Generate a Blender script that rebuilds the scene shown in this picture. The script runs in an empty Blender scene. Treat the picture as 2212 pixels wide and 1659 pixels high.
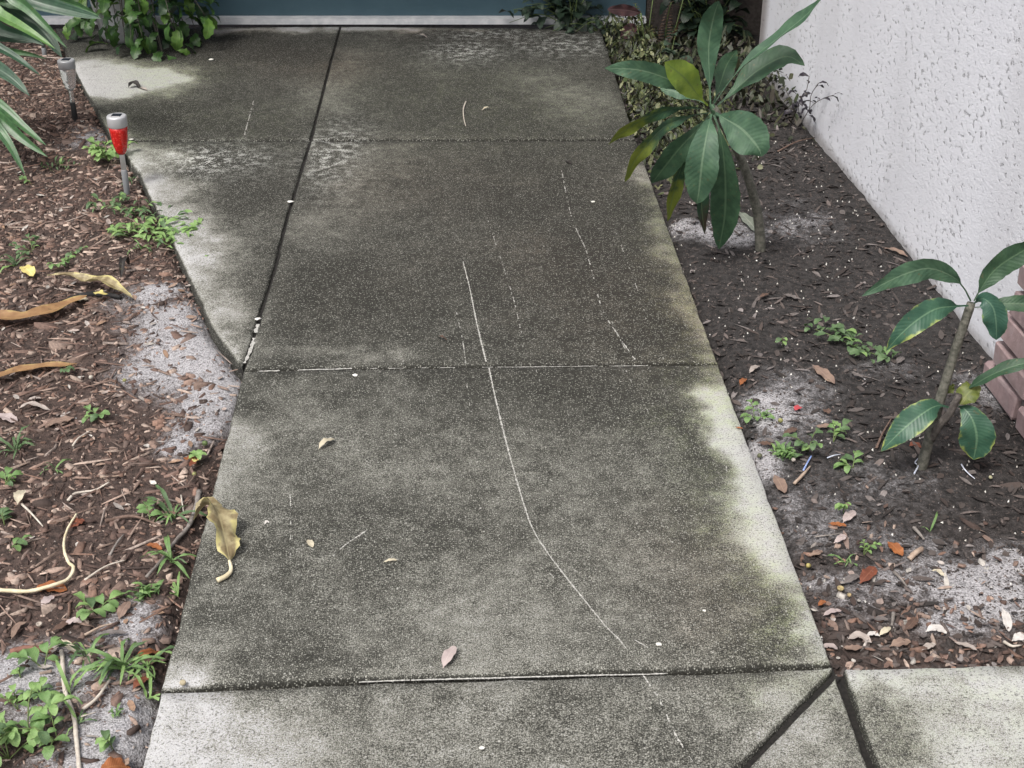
import bpy, bmesh, math, random
import numpy as np
from mathutils import Vector, Matrix, geometry as mgeo
random.seed(7); RNG = np.random.default_rng(11)
R = math.radians
SC = bpy.context.scene
COL = SC.collection

# ------------------------------------------------------------------ camera
CAM_H = 1.62; PITCH = math.atan(1637/3000.0); FPX = 3000.0; IW, IH = 2212.0, 1659.0
cd = bpy.data.cameras.new('camera'); cam = bpy.data.objects.new('camera', cd); COL.objects.link(cam)
cd.sensor_width = 36; cd.lens = 36*FPX/IW; cd.clip_start = 0.05; cd.clip_end = 2000
cam.location = (0, 0, CAM_H); cam.rotation_euler = (math.pi/2-PITCH, 0, 0); SC.camera = cam
# ------------------------------------------------------------------ sky and sun (bright overcast)
SUN_EL, SUN_AZ = R(58), R(215)          # azimuth clockwise from +Y: light from behind the viewer and from the left
w = bpy.data.worlds.new('World'); SC.world = w; w.use_nodes = True
nt = w.node_tree; bg = nt.nodes['Background']; sky = nt.nodes.new('ShaderNodeTexSky')
sky.sky_type = 'NISHITA'; sky.sun_disc = False; sky.sun_elevation = SUN_EL; sky.sun_rotation = SUN_AZ
sky.air_density = 1.0; sky.dust_density = 6.0; sky.ozone_density = 1.0
hs = nt.nodes.new('ShaderNodeHueSaturation'); hs.inputs['Saturation'].default_value = 0.52
nt.links.new(sky.outputs[0], hs.inputs['Color']); nt.links.new(hs.outputs[0], bg.inputs[0]); bg.inputs[1].default_value = 0.12
sl = bpy.data.lights.new('sun', 'SUN'); sl.energy = 1.5; sl.angle = R(14); sl.color = (1, .97, .92)
sun = bpy.data.objects.new('sun', sl); COL.objects.link(sun)
sd = Vector((math.sin(SUN_AZ)*math.cos(SUN_EL), math.cos(SUN_AZ)*math.cos(SUN_EL), math.sin(SUN_EL)))
sun.rotation_euler = sd.to_track_quat('Z', 'Y').to_euler(); sun.location = sd*20
SC.render.engine = 'CYCLES'; SC.cycles.max_bounces = 4; SC.cycles.diffuse_bounces = 2; SC.cycles.glossy_bounces = 2; SC.cycles.transmission_bounces = 4; SC.cycles.transparent_max_bounces = 6
SC.view_settings.view_transform = 'Standard'; SC.view_settings.look = 'None'
SC.view_settings.exposure = 0.62; SC.view_settings.gamma = 1; SC.view_settings.use_curve_mapping = False

# ------------------------------------------------------------------ helpers: survey of the place
CP, SP = math.cos(PITCH), math.sin(PITCH)
CAMV = Vector((0, 0, CAM_H))
def ray(x, y):
    u = (x-IW/2)/FPX; v = (IH/2-y)/FPX
    return Vector((u, CP+v*SP, -SP+v*CP))
def G(x, y, z=0.0):
    d = ray(x, y); return CAMV+d*((z-CAM_H)/d.z)
def P(x, y, Y):
    d = ray(x, y); return CAMV+d*(Y/d.y)

def vn(x, y, seed=0):
    x = np.asarray(x, float); y = np.asarray(y, float)
    xi = np.floor(x); yi = np.floor(y); fx = x-xi; fy = y-yi
    fx = fx*fx*(3-2*fx); fy = fy*fy*(3-2*fy)
    def h(a, b):
        s = np.sin(a*127.1+b*311.7+seed*74.7)*43758.5453
        return s-np.floor(s)
    a = h(xi, yi); b = h(xi+1, yi); c = h(xi, yi+1); d = h(xi+1, yi+1)
    return (a*(1-fx)+b*fx)*(1-fy)+(c*(1-fx)+d*fx)*fy
def fbm(x, y, seed=0, o=4):
    s = 0; a = .5; t = 0
    for i in range(o):
        s = s+a*vn(x*2**i, y*2**i, seed+i*3.3); t += a; a *= .5
    return s/t

def tag(o, label=None, cat=None, group=None, kind=None):
    if label: o['label'] = label
    if cat: o['category'] = cat
    if group: o['group'] = group
    if kind: o['kind'] = kind
    return o
def empty(name, loc=(0, 0, 0)):
    o = bpy.data.objects.new(name, None); COL.objects.link(o); o.location = loc; o.empty_display_size = .05
    return o
def link(name, me, mat, parent=None, smooth=True):
    o = bpy.data.objects.new(name, me); COL.objects.link(o)
    if mat and not me.materials: me.materials.append(mat)
    if smooth and len(me.polygons): me.polygons.foreach_set('use_smooth', [True]*len(me.polygons))
    if parent is not None:
        o.parent = parent; o.matrix_parent_inverse = Matrix.Translation(-Vector(parent.location)) if parent.type == 'EMPTY' else Matrix()
    return o
class MB:
    def __init__(s): s.v = []; s.f = []; s.uv = []
    def add(s, vs, fs, uvs=None):
        n = len(s.v); s.v += [tuple(p) for p in vs]; s.f += [tuple(i+n for i in f) for f in fs]
        s.uv += list(uvs) if uvs else [(0, 0)]*len(vs)
        return s
    def mesh(s, name):
        me = bpy.data.meshes.new(name); me.from_pydata(s.v, [], s.f)
        ul = me.uv_layers.new(name='UVMap'); li = np.zeros(len(me.loops), np.int32); me.loops.foreach_get('vertex_index', li)
        ul.data.foreach_set('uv', np.array(s.uv, np.float32)[li].ravel()); me.update(); return me
    def obj(s, name, mat, parent=None, smooth=True): return link(name, s.mesh(name), mat, parent, smooth)
def catmull(pts, n):
    pts = [Vector(p) for p in pts]; m = len(pts)-1; out = []
    L = [0]
    for i in range(m): L.append(L[-1]+max(1e-6, (pts[i+1]-pts[i]).length))
    for k in range(n+1):
        s = L[-1]*k/n; i = 0
        while i < m-1 and s > L[i+1]: i += 1
        t = (s-L[i])/(L[i+1]-L[i])
        p1, p2 = pts[i], pts[i+1]; p0 = pts[i-1] if i > 0 else p1*2-p2; p3 = pts[i+2] if i+2 <= m else p2*2-p1
        out.append(.5*((2*p1)+(p2-p0)*t+(2*p0-5*p1+4*p2-p3)*t*t+(3*p1-p0-3*p2+p3)*t**3))
    return out
def tube(mb, pts, rad, seg=7, n=None, jit=0):
    n = n or max(2, 4*(len(pts)-1)); ps = catmull(pts, n) if len(pts) > 2 else [Vector(pts[0]).lerp(Vector(pts[1]), k/n) for k in range(n+1)]
    vs = []; fs = []; uv = []
    ref = Vector((.3, .5, .8))
    for k, p in enumerate(ps):
        T = (ps[min(k+1, n)]-ps[max(k-1, 0)]).normalized(); A = T.cross(ref)
        if A.length < .1: A = T.cross(Vector((1, 0, 0)))
        A.normalize(); B = T.cross(A); t = k/n
        r = rad(t) if callable(rad) else rad
        for j in range(seg):
            a = 2*math.pi*j/seg; rr = r*(1+random.uniform(-jit, jit))
            vs.append(p+A*math.cos(a)*rr+B*math.sin(a)*rr); uv.append((j/seg, t))
    for k in range(n):
        for j in range(seg):
            a = k*seg+j; b = k*seg+(j+1) % seg; fs.append((a, b, b+seg, a+seg))
    fs.append(tuple(range(seg))[::-1]); fs.append(tuple(n*seg+j for j in range(seg)))
    mb.add(vs, fs, uv); return mb
def lathe(mb, prof, c=(0, 0, 0), seg=20, axis=None, cap=True):
    c = Vector(c); vs = []; fs = []; uv = []
    for k, (r, z) in enumerate(prof):
        for j in range(seg):
            a = 2*math.pi*j/seg; vs.append(c+Vector((r*math.cos(a), r*math.sin(a), z))); uv.append((j/seg, k/len(prof)))
    for k in range(len(prof)-1):
        for j in range(seg):
            a = k*seg+j; b = k*seg+(j+1) % seg; fs.append((a, b, b+seg, a+seg))
    if cap: fs.append(tuple(range(seg))[::-1]); fs.append(tuple((len(prof)-1)*seg+j for j in range(seg)))
    mb.add(vs, fs, uv); return mb
def prof_obovate(t): return (math.sin(math.pi*min(1, t**1.25))**.75) if t < 1 else 0
def prof_ellip(t): return math.sin(math.pi*t)**.62 if 0 < t < 1 else 0
def prof_lance(t): return math.sin(math.pi*t**.85)**.9 if 0 < t < 1 else 0
def prof_strap(t): return min(1, t*6+.45)*min(1, (1-t)*3.2)**.6 if t < 1 else 0
def leaf_geo(mb, pts, width, facing, roll=0, fold=.2, petiole=.1, prof=prof_obovate, n=14, m=6, wave=0, ser=0, curl=0, ph=None):
    """a leaf blade grown along a spine; facing = point the upper face looks to, or a direction function"""
    ps = catmull(pts, n) if len(pts) > 2 else [Vector(pts[0]).lerp(Vector(pts[1]), k/n) for k in range(n+1)]
    ph = random.uniform(0, 6) if ph is None else ph
    vs = []; fs = []; uv = []
    for k, p in enumerate(ps):
        T = (ps[min(k+1, n)]-ps[max(k-1, 0)]).normalized()
        V = (facing-p).normalized() if isinstance(facing, Vector) else facing(p)
        S = T.cross(V)
        if S.length < .05: S = T.cross(Vector((0, 0, 1)))+Vector((.01, 0, 0))
        S.normalize(); N = S.cross(T).normalized()
        r = roll(k/n) if callable(roll) else roll
        S, N = S*math.cos(r)+N*math.sin(r), N*math.cos(r)-S*math.sin(r)
        t = k/n
        tb = (t-petiole)/(1-petiole)
        wd = width*.5*(prof(tb) if tb > 0 else 0)
        wd = max(wd, width*.035 if t < petiole+.05 else width*.012)
        f = fold*(1-.5*t)
        for j in range(m+1):
            s = -1+2*j/m; a = abs(s)
            ww = wd*(1+(ser*math.sin(k*2.9+ph+(0 if s > 0 else 2)) if a > .99 else 0))
            q = p+S*(ww*s*math.cos(f))+N*(ww*a*math.sin(f))+N*(curl*ww*s*s)
            if wave: q += N*(wave*a*a*math.sin(t*19+ph+(2.1 if s > 0 else 0))*(min(1, wd/(width*.25))))
            vs.append(q); uv.append((.5+.5*s, t))
    for k in range(n):
        for j in range(m):
            a = k*(m+1)+j; fs.append((a, a+1, a+m+2, a+m+1))
    mb.add(vs, fs, uv); return mb
UP = lambda p: Vector((0, 0, 1))
def fastmesh(name, V, F, fcol=None):
    """V (n,3), F list of arrays (m,k); fcol per-face colours"""
    me = bpy.data.meshes.new(name); me.vertices.add(len(V)); me.vertices.foreach_set('co', np.asarray(V, np.float32).ravel())
    tot = sum(f.size for f in F); me.loops.add(tot); me.loops.foreach_set('vertex_index', np.concatenate([f.ravel() for f in F]).astype(np.int32))
    ls = np.concatenate([np.full(len(f), f.shape[1]) for f in F]); st = np.concatenate([[0], np.cumsum(ls)[:-1]])
    me.polygons.add(len(ls)); me.polygons.foreach_set('loop_start', st.astype(np.int32)); me.update(calc_edges=True)
    if fcol is not None:
        at = me.attributes.new('col', 'FLOAT_COLOR', 'FACE'); at.data.foreach_set('color', np.asarray(fcol, np.float32).ravel())
    me.validate(); return me

# ------------------------------------------------------------------ materials
class NT:
    def __init__(s, name):
        s.m = bpy.data.materials.new(name); s.m.use_nodes = True; s.t = s.m.node_tree; s.b = s.t.nodes['Principled BSDF']; s.out = s.t.nodes['Material Output']
    def n(s, ty, **k):
        nd = s.t.nodes.new('ShaderNode'+ty)
        for a, b in k.items():
            if hasattr(nd, a): setattr(nd, a, b)
            else: nd.inputs[a.replace('_', ' ')].default_value = b
        return nd
    def l(s, a, b): s.t.links.new(a, b)
    def math(s, op, a, b=None, c=None, clamp=False):
        nd = s.n('Math', operation=op); nd.use_clamp = clamp
        for i, x in enumerate((a, b, c)):
            if x is None: continue
            if isinstance(x, (int, float)): nd.inputs[i].default_value = x
            else: s.l(x, nd.inputs[i])
        return nd.outputs[0]
    def mix(s, f, a, b, mode='MIX'):
        nd = s.n('Mix', data_type='RGBA', blend_type=mode); nd.clamp_factor = True
        for i, x in ((0, f), (6, a), (7, b)):
            if isinstance(x, (int, float)): nd.inputs[i].default_value = x
            elif isinstance(x, tuple): nd.inputs[i].default_value = (*x[:3], 1)
            else: s.l(x, nd.inputs[i])
        return nd.outputs[2]
    def ramp(s, x, lo, hi):
        nd = s.n('MapRange'); nd.interpolation_type = 'SMOOTHSTEP'; s.l(x, nd.inputs[0]); nd.inputs[1].default_value = lo; nd.inputs[2].default_value = hi
        return nd.outputs[0]
    def noise(s, scale, detail=3, vec=None, rough=.55):
        nd = s.n('TexNoise'); nd.inputs['Scale'].default_value = scale; nd.inputs['Detail'].default_value = detail; nd.inputs['Roughness'].default_value = rough
        if vec is not None: s.l(vec, nd.inputs['Vector'])
        return nd.outputs[0]
    def obj(s): return s.n('TexCoord').outputs['Object']
    def geo(s): return s.n('NewGeometry').outputs['Position']
    def bump(s, h, strength=.5, dist=.002):
        nd = s.n('Bump'); nd.inputs['Strength'].default_value = strength; nd.inputs['Distance'].default_value = dist; s.l(h, nd.inputs['Height']); s.l(nd.outputs[0], s.b.inputs['Normal'])
    def col(s, c, rough=.8):
        if isinstance(c, tuple): s.b.inputs['Base Color'].default_value = (*c[:3], 1)
        else: s.l(c, s.b.inputs['Base Color'])
        s.b.inputs['Roughness'].default_value = rough; return s
MC = {}
def mottled(name, a, b, scale=60, rough=.75, bump=.3, dist=.001):
    if name in MC: return MC[name]
    t = NT(name); g = t.geo(); f = t.ramp(t.noise(scale, 4, g), .35, .65); t.col(t.mix(f, a, b), rough); t.bump(t.noise(scale*2.5, 3, g), bump, dist)
    MC[name] = t.m; return t.m
def leafmat(name, col, dark, vein=None, edge=None, edge_from=.55, rough=.45, nveins=22, tip=None, trans=.18, blot=.35, tip_from=.6, back=None):
    if name in MC: return MC[name]
    t = NT(name); uv = t.n('TexCoord').outputs['UV']; sp = t.n('SeparateXYZ'); t.l(uv, sp.inputs[0])
    a = t.math('ABSOLUTE', t.math('SUBTRACT', sp.outputs[0], .5)); a = t.math('MULTIPLY', a, 2.0)
    g = t.geo(); nz = t.noise(38, 4, g)
    c = t.mix(t.ramp(nz, .35, .7), dark, col)
    if edge:
        e = t.math('ADD', t.math('ADD', a, t.math('MULTIPLY', sp.outputs[1], .35)), t.math('MULTIPLY', t.math('SUBTRACT', nz, .5), 1.5))
        c = t.mix(t.ramp(e, edge_from+.25, edge_from+.6), c, edge)
    if tip:
        e = t.math('ADD', sp.outputs[1], t.math('MULTIPLY', t.math('SUBTRACT', nz, .5), .8))
        c = t.mix(t.ramp(e, tip_from, tip_from+.3), c, tip)
    ph = t.math('SUBTRACT', t.math('MULTIPLY', sp.outputs[1], float(nveins)), t.math('MULTIPLY', a, 2.2))
    wv = t.math('ABSOLUTE', t.math('SUBTRACT', t.math('FRACT', ph), .5))
    lat = t.math('SUBTRACT', 1.0, t.ramp(wv, 0, .16))
    mid = t.math('SUBTRACT', 1.0, t.ramp(a, .03, .09))
    if vein:
        c = t.mix(t.math('MULTIPLY', lat, .035), c, vein); c = t.mix(t.math('MULTIPLY', mid, .6), c, vein)
    c = t.mix(t.math('MULTIPLY', t.ramp(t.noise(95, 2, g), .66, .73), .5), c, (.12, .10, .045))
    if back:
        c = t.mix(t.n('NewGeometry').outputs['Backfacing'], c, back)
    t.col(c, rough)
    h = t.math('ADD', t.math('MULTIPLY', wv, .8), t.math('MULTIPLY', nz, .6)); t.bump(h, .35, .0024)
    if trans:
        tr = t.n('BsdfTranslucent'); t.l(c, tr.inputs[0]); mx = t.n('MixShader'); mx.inputs[0].default_value = trans
        t.l(t.b.outputs[0], mx.inputs[1]); t.l(tr.outputs[0], mx.inputs[2]); t.l(mx.outputs[0], t.out.inputs[0])
    MC[name] = t.m; return t.m
def plain(name, c, rough=.5, metal=0, **k):
    if name in MC: return MC[name]
    t = NT(name); t.col(c, rough); t.b.inputs['Metallic'].default_value = metal
    for a, b in k.items(): t.b.inputs[a.replace('_', ' ')].default_value = b
    MC[name] = t.m; return t.m
def vcol_mat(name, attr='col', rough=.85, nz=.5, scale=150, bump=.5):
    t = NT(name); at = t.n('Attribute', attribute_name=attr); g = t.geo()
    f = t.noise(scale, 3, g); m = t.mix(t.math('MULTIPLY', t.ramp(f, .3, .75), nz), at.outputs['Color'], (.05, .035, .03)); t.col(m, rough); t.bump(t.noise(scale*1.7, 3, g), bump, .0015)
    return t.m

# ------------------------------------------------------------------ lay of the land
V2 = lambda p: Vector((p.x, p.y))
def seg_d(x, y, a, b):
    ax, ay, bx, by = a[0], a[1], b[0], b[1]; dx, dy = bx-ax, by-ay
    t = np.clip(((x-ax)*dx+(y-ay)*dy)/(dx*dx+dy*dy), 0, 1)
    return np.hypot(x-ax-t*dx, y-ay-t*dy)
def poly_d(x, y, pts):
    d = 1e9
    for a, b in zip(pts[:-1], pts[1:]): d = np.minimum(d, seg_d(x, y, a, b))
    return d
def gpts(l, z=0): return [tuple(G(x, y, z)[:2]) for x, y in l]
LEFT_EDGE = gpts([(118, 66), (150, 130), (198, 219), (242, 303), (300, 375), (345, 470), (385, 548), (455, 705), (521, 803), (342, 1490), (298, 1659), (235, 1900)])
RIGHT_EDGE = gpts([(1296, 62), (1375, 302), (1555, 786), (1803, 1434)])
def smooth(x, a, b):
    t = np.clip((x-a)/(b-a), 0, 1); return t*t*(3-2*t)
# pale sand that shows through the mulch: (centre px, radii m, strength)
SAND = [((420, 770), .17, .20, 1.0), ((470, 860), .10, .16, 1.15), ((380, 690), .13, .16, .75), ((330, 640), .12, .12, .6), ((215, 300), .12, .17, .6), ((400, 960), .07, .09, .55),
        ((60, 1450), .11, .08, .8), ((255, 1570), .09, .11, 1.0), ((180, 1480), .12, .1, .55), ((290, 1350), .06, .07, .7), ((110, 1520), .1, .08, .5), ((230, 1640), .12, .08, .6),
        ((1660, 900), .06, .13, .75), ((1640, 1000), .05, .1, .95), ((2120, 1270), .15, .11, .85), ((2200, 1230), .1, .1, .7), ((2060, 1330), .12, .08, .5), ((1560, 505), .13, .09, .9),
        ((1480, 490), .05, .06, .8), ((1810, 1250), .08, .06, .45), ((1700, 1080), .08, .08, .4), ((2000, 1180), .1, .06, .3), ((1900, 800), .13, .13, .22), ((2110, 850), .1, .14, .35), ((1730, 480), .14, .2, .35), ((1780, 1120), .2, .22, .34), ((1980, 1260), .3, .16, .4), ((1720, 880), .14, .2, .4), ((1900, 1050), .25, .2, .22)]
SANDG = [(G(c[0], c[1], -.03), rx, ry, s) for c, rx, ry, s in SAND]
def sandv(x, y):
    s = 0
    for c, rx, ry, k in SANDG: s = np.maximum(s, k*np.exp(-(((x-c.x)/rx)**2+((y-c.y)/ry)**2)))
    n = fbm(x*14, y*14, 5); return np.clip(s*1.25+(n-.5)*.9*np.clip(s*2.5, 0, 1), 0, 1)
def H(x, y):
    x = np.asarray(x, float); y = np.asarray(y, float)
    h = -.034+.022*(fbm(x*2.3, y*2.3, 1)-.5)+.012*(fbm(x*11, y*11, 2)-.5)+.007*(vn(x*38, y*38, 3)-.5)
    h = h+.010*sandv(x, y)+.014*sandv(x, y)*(fbm(x*26, y*26, 15, 3)-.5)
    dl = poly_d(x, y, LEFT_EDGE); dr = poly_d(x, y, RIGHT_EDGE); h = h+.013*np.exp(-(dl/.13)**2)*smooth(y, 2.7, 3.05)
    h = h-(.016+.022*smooth(-y, -2.9, -2.2))*np.exp(-(dl/.028)**2)-.012*np.exp(-(dr/.03)**2)
    h = h-.03*smooth(y, 4.3, 5.6)*(x > .3)
    return np.minimum(h, -.012)
def B(x, y, lift=0.0):
    """bed point under a place in the photograph"""
    p = G(x, y, -.03)
    for _ in range(3):
        z = float(H(p.x, p.y)); p = G(x, y, z)
    p.z = float(H(p.x, p.y))+lift; return p

def in_path(x, y):
    out = np.zeros(len(x), bool); poly = LEFT_EDGE+gpts([(1985, 1900)])+[RIGHT_EDGE[-1]]+RIGHT_EDGE[-2::-1]
    for Q in (poly, gpts([(1790, 1437), (1818, 1436), (2900, 1413), (3000, 1950), (1900, 1950)])):
        ins = np.zeros(len(x), bool)
        for (ax, ay), (bx, by) in zip(Q, Q[1:]+Q[:1]):
            ins ^= ((ay > y) != (by > y)) & (x < (bx-ax)*(y-ay)/((by-ay) if by != ay else 1e-9)+ax)
        out |= ins
    return out
def axis(lo, hi, step, far):
    a = list(np.arange(lo, hi+1e-6, step)); s = step
    while a[-1] < far: s *= 1.5; a.append(a[-1]+s)
    s = step
    while a[0] > -far: s *= 1.5; a.insert(0, a[0]-s)
    return np.array(a)
xs = axis(-2.6, 2.1, .018, 400); ys = axis(1.45, 7.2, .018, 400)
X, Y = np.meshgrid(xs, ys); x, y = X.ravel(), Y.ravel()
hz = H(x, y); hz[in_path(x, y)] = -.075; V = np.stack([x, y, hz], 1); nx, ny = len(xs), len(ys)
i = (np.arange(ny-1)[:, None]*nx+np.arange(nx-1)[None]).ravel(); F = np.stack([i, i+1, i+nx+1, i+nx], 1)
gm = fastmesh('ground', V, [F]); at = gm.attributes.new('soil', 'FLOAT_COLOR', 'POINT')
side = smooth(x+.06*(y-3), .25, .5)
reddish = np.exp(-(((x-(.72))/.5)**2+((y-1.9)/.35)**2))
at.data.foreach_set('color', np.stack([sandv(x, y), side*(1-.75*reddish), fbm(x*5, y*5, 9), np.ones_like(x)], 1).astype(np.float32).ravel())
t = NT('soil'); A = t.n('Attribute', attribute_name='soil'); sp = t.n('SeparateColor'); t.l(A.outputs['Color'], sp.inputs[0]); g = t.geo()
n1 = t.noise(55, 3, g, .65); n2 = t.noise(240, 2, g, .7)
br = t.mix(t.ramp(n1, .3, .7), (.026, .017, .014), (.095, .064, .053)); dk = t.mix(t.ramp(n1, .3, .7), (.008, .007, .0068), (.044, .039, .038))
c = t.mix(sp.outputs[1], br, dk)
sa = t.mix(t.ramp(n2, .3, .7), (.20, .195, .20), (.50, .49, .51))
sf = t.math('ADD', sp.outputs[0], t.math('MULTIPLY', t.math('SUBTRACT', n2, .5), t.math('MULTIPLY', sp.outputs[0], 1.3)))
sf = t.math('ADD', sf, t.math('MULTIPLY', t.math('SUBTRACT', n1, .5), t.math('MULTIPLY', sp.outputs[0], 2.4)))
c = t.mix(t.ramp(sf, .10, .95), c, sa)
gr = t.math('MULTIPLY', t.ramp(n2, .70, .76), .4); c = t.mix(gr, c, (.38, .36, .35))
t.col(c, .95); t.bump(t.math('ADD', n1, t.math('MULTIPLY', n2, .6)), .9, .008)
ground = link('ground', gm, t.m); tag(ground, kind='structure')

# ------------------------------------------------------------------ concrete path: slabs with open joints
LIGHT = [  # polylines (px), half-width m, amount : pale, scrubbed or sheltered concrete
    ([(1572, 850), (1616, 960), (1664, 1065)], .06, 1.25), ([(1664, 1065), (1712, 1165), (1735, 1235)], .085, 1.35), ([(1740, 1250), (1795, 1410)], .035, .7),
    ([(1400, 370), (1450, 500), (1545, 770)], .06, .42), ([(1556, 800), (1570, 850)], .04, .5),
    ([(300, 340), (345, 450), (395, 560)], .17, .62), ([(400, 560), (460, 690)], .10, .5), ([(295, 330), (380, 340)], .10, .6), ([(480, 720), (520, 790)], .05, .4),
    ([(205, 175), (290, 172)], .17, 2.2), ([(175, 140), (230, 150)], .12, .8), ([(215, 255), (260, 300)], .08, .5),
    ([(490, 930), (440, 1130)], .10, .28), ([(590, 880), (640, 900)], .12, .10), ([(360, 1540), (320, 1659)], .12, .65), ([(420, 1640), (520, 1640)], .12, .3),
    ([(560, 752), (700, 760), (860, 768)], .03, .18), ([(480, 64), (720, 63), (900, 62)], .06, .75), ([(900, 64), (1050, 64)], .03, .3),
    ([(700, 230), (760, 120)], .12, .16), ([(900, 1030), (1150, 1010)], .2, .10), ([(1000, 1330), (1150, 1300)], .2, .12), ([(1180, 170), (1280, 230)], .18, .16),
    ([(1850, 1470), (2212, 1450)], .055, .8), ([(1950, 1560), (2212, 1540)], .08, .35), ([(2050, 1640), (2212, 1600)], .10, .35), ([(1700, 1500), (1780, 1450)], .05, .3), ([(1690, 1600), (1760, 1560)], .05, .2), ([(820, 330), (700, 480)], .16, .16)]
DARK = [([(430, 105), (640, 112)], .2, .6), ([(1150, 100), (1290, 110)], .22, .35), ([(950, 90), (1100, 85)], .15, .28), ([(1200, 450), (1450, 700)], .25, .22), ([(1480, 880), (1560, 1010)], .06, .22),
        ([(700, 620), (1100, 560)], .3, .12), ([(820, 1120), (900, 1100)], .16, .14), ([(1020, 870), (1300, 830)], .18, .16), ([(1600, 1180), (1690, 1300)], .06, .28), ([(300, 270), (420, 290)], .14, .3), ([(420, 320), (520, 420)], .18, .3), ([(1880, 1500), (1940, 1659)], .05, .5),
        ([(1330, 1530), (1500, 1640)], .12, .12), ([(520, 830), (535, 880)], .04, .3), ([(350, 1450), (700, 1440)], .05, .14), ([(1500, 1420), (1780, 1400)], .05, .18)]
GREEN = [([(1640, 1230), (1720, 1360)], .08, .9), ([(1420, 420), (1500, 620), (1560, 900)], .12, .9), ([(1480, 900), (1600, 1150)], .10, .7), ([(300, 130), (430, 160)], .16, .8), ([(330, 130), (360, 200)], .16, .7), ([(1890, 1460), (2212, 1480)], .09, .45), ([(1990, 1600), (2212, 1560)], .12, .35), ([(1100, 250), (1000, 200)], .5, .6), ([(500, 270), (330, 270)], .35, .7),
         ([(1650, 1480), (1780, 1470)], .07, .4)]
BROWN = [([(450, 90), (700, 140)], .25, .8), ([(900, 75), (1100, 80)], .15, .7), ([(1250, 560), (1420, 680)], .35, .7), ([(900, 400), (1200, 420)], .4, .4), ([(1500, 1180), (1560, 1300)], .14, .3), ([(800, 620), (1000, 560)], .3, .25)]
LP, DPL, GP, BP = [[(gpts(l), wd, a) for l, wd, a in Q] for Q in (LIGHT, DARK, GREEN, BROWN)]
def field(x, y, Q):
    s = 0*x; wx = x+.11*(fbm(x*9, y*9, 61)-.5)+.03*(vn(x*40, y*40, 63)-.5); wy = y+.16*(fbm(x*9, y*9, 71)-.5)+.04*(vn(x*40, y*40, 73)-.5)
    for l, wd, a in Q: s = np.maximum(s, a*np.exp(-(poly_d(wx, wy, l)/wd)**2))
    return s
def slab_z(x, y): return .0022*(fbm(np.asarray(x)*3, np.asarray(y)*3, 21)-.5)+.0012*(vn(np.asarray(x)*25, np.asarray(y)*25, 22)-.5)
t = NT('concrete'); A = t.n('Attribute', attribute_name='stain_shade'); sp = t.n('SeparateColor'); t.l(A.outputs['Color'], sp.inputs[0]); g = t.geo()
nM = t.noise(30, 3, g, .65); nF = t.noise(210, 2, g, .7); nS = t.noise(460, 0, g, .6)
s = t.math('ADD', sp.outputs[0], t.math('MULTIPLY', t.math('SUBTRACT', nM, .5), .48)); s = t.math('ADD', s, t.math('MULTIPLY', t.math('SUBTRACT', nF, .5), .55)); s = t.math('ADD', s, t.math('MULTIPLY', t.math('SUBTRACT', nS, .5), .8))
c = t.mix(t.ramp(s, .0, 1.0), (.0145, .0143, .0116), (.49, .49, .495))
c = t.mix(t.math('MULTIPLY', sp.outputs[1], t.ramp(t.math('ADD', nM, t.math('MULTIPLY', nF, .5)), .5, 1.0)), c, t.mix(1.0, c, (.84, .96, .62), 'MULTIPLY'))
c = t.mix(t.math('MULTIPLY', sp.outputs[2], .85), c, t.mix(1.0, c, (1.0, .78, .66), 'MULTIPLY'))
c = t.mix(t.math('SUBTRACT', 1.0, t.ramp(s, .40, .75)), c, t.mix(1.0, c, (.985, .98, .85), 'MULTIPLY'))
# aggregate: pale grains bared by wear
def grains(c, scale, thr, rad, colr, jit):
    vo = t.n('TexVoronoi', feature='F1'); vo.inputs['Scale'].default_value = scale; vo.inputs['Randomness'].default_value = 1; t.l(g, vo.inputs['Vector'])
    sc = t.n('SeparateColor'); t.l(vo.outputs['Color'], sc.inputs[0])
    d = t.math('ADD', vo.outputs['Distance'], t.math('MULTIPLY', nF, jit)); on = t.math('SUBTRACT', 1.0, t.ramp(d, rad*.7, rad*1.15))
    return t.mix(t.math('MULTIPLY', t.math('MULTIPLY', on, t.math('GREATER_THAN', sc.outputs[0], thr)), t.math('ADD', .35, t.math('MULTIPLY', sc.outputs[1], .6))), c, colr), on
c, o1 = grains(c, 250, .52, .54, (.36, .36, .32), .3); c, o2 = grains(c, 105, .90, .40, (.44, .44, .40), .35); c, o3 = grains(c, 46, .95, .28, (.55, .54, .50), .34)
pit = t.math('SUBTRACT', 1.0, t.ramp(nF, .33, .43)); c = t.mix(t.math('MULTIPLY', pit, .7), c, (.035, .035, .032))
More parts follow.
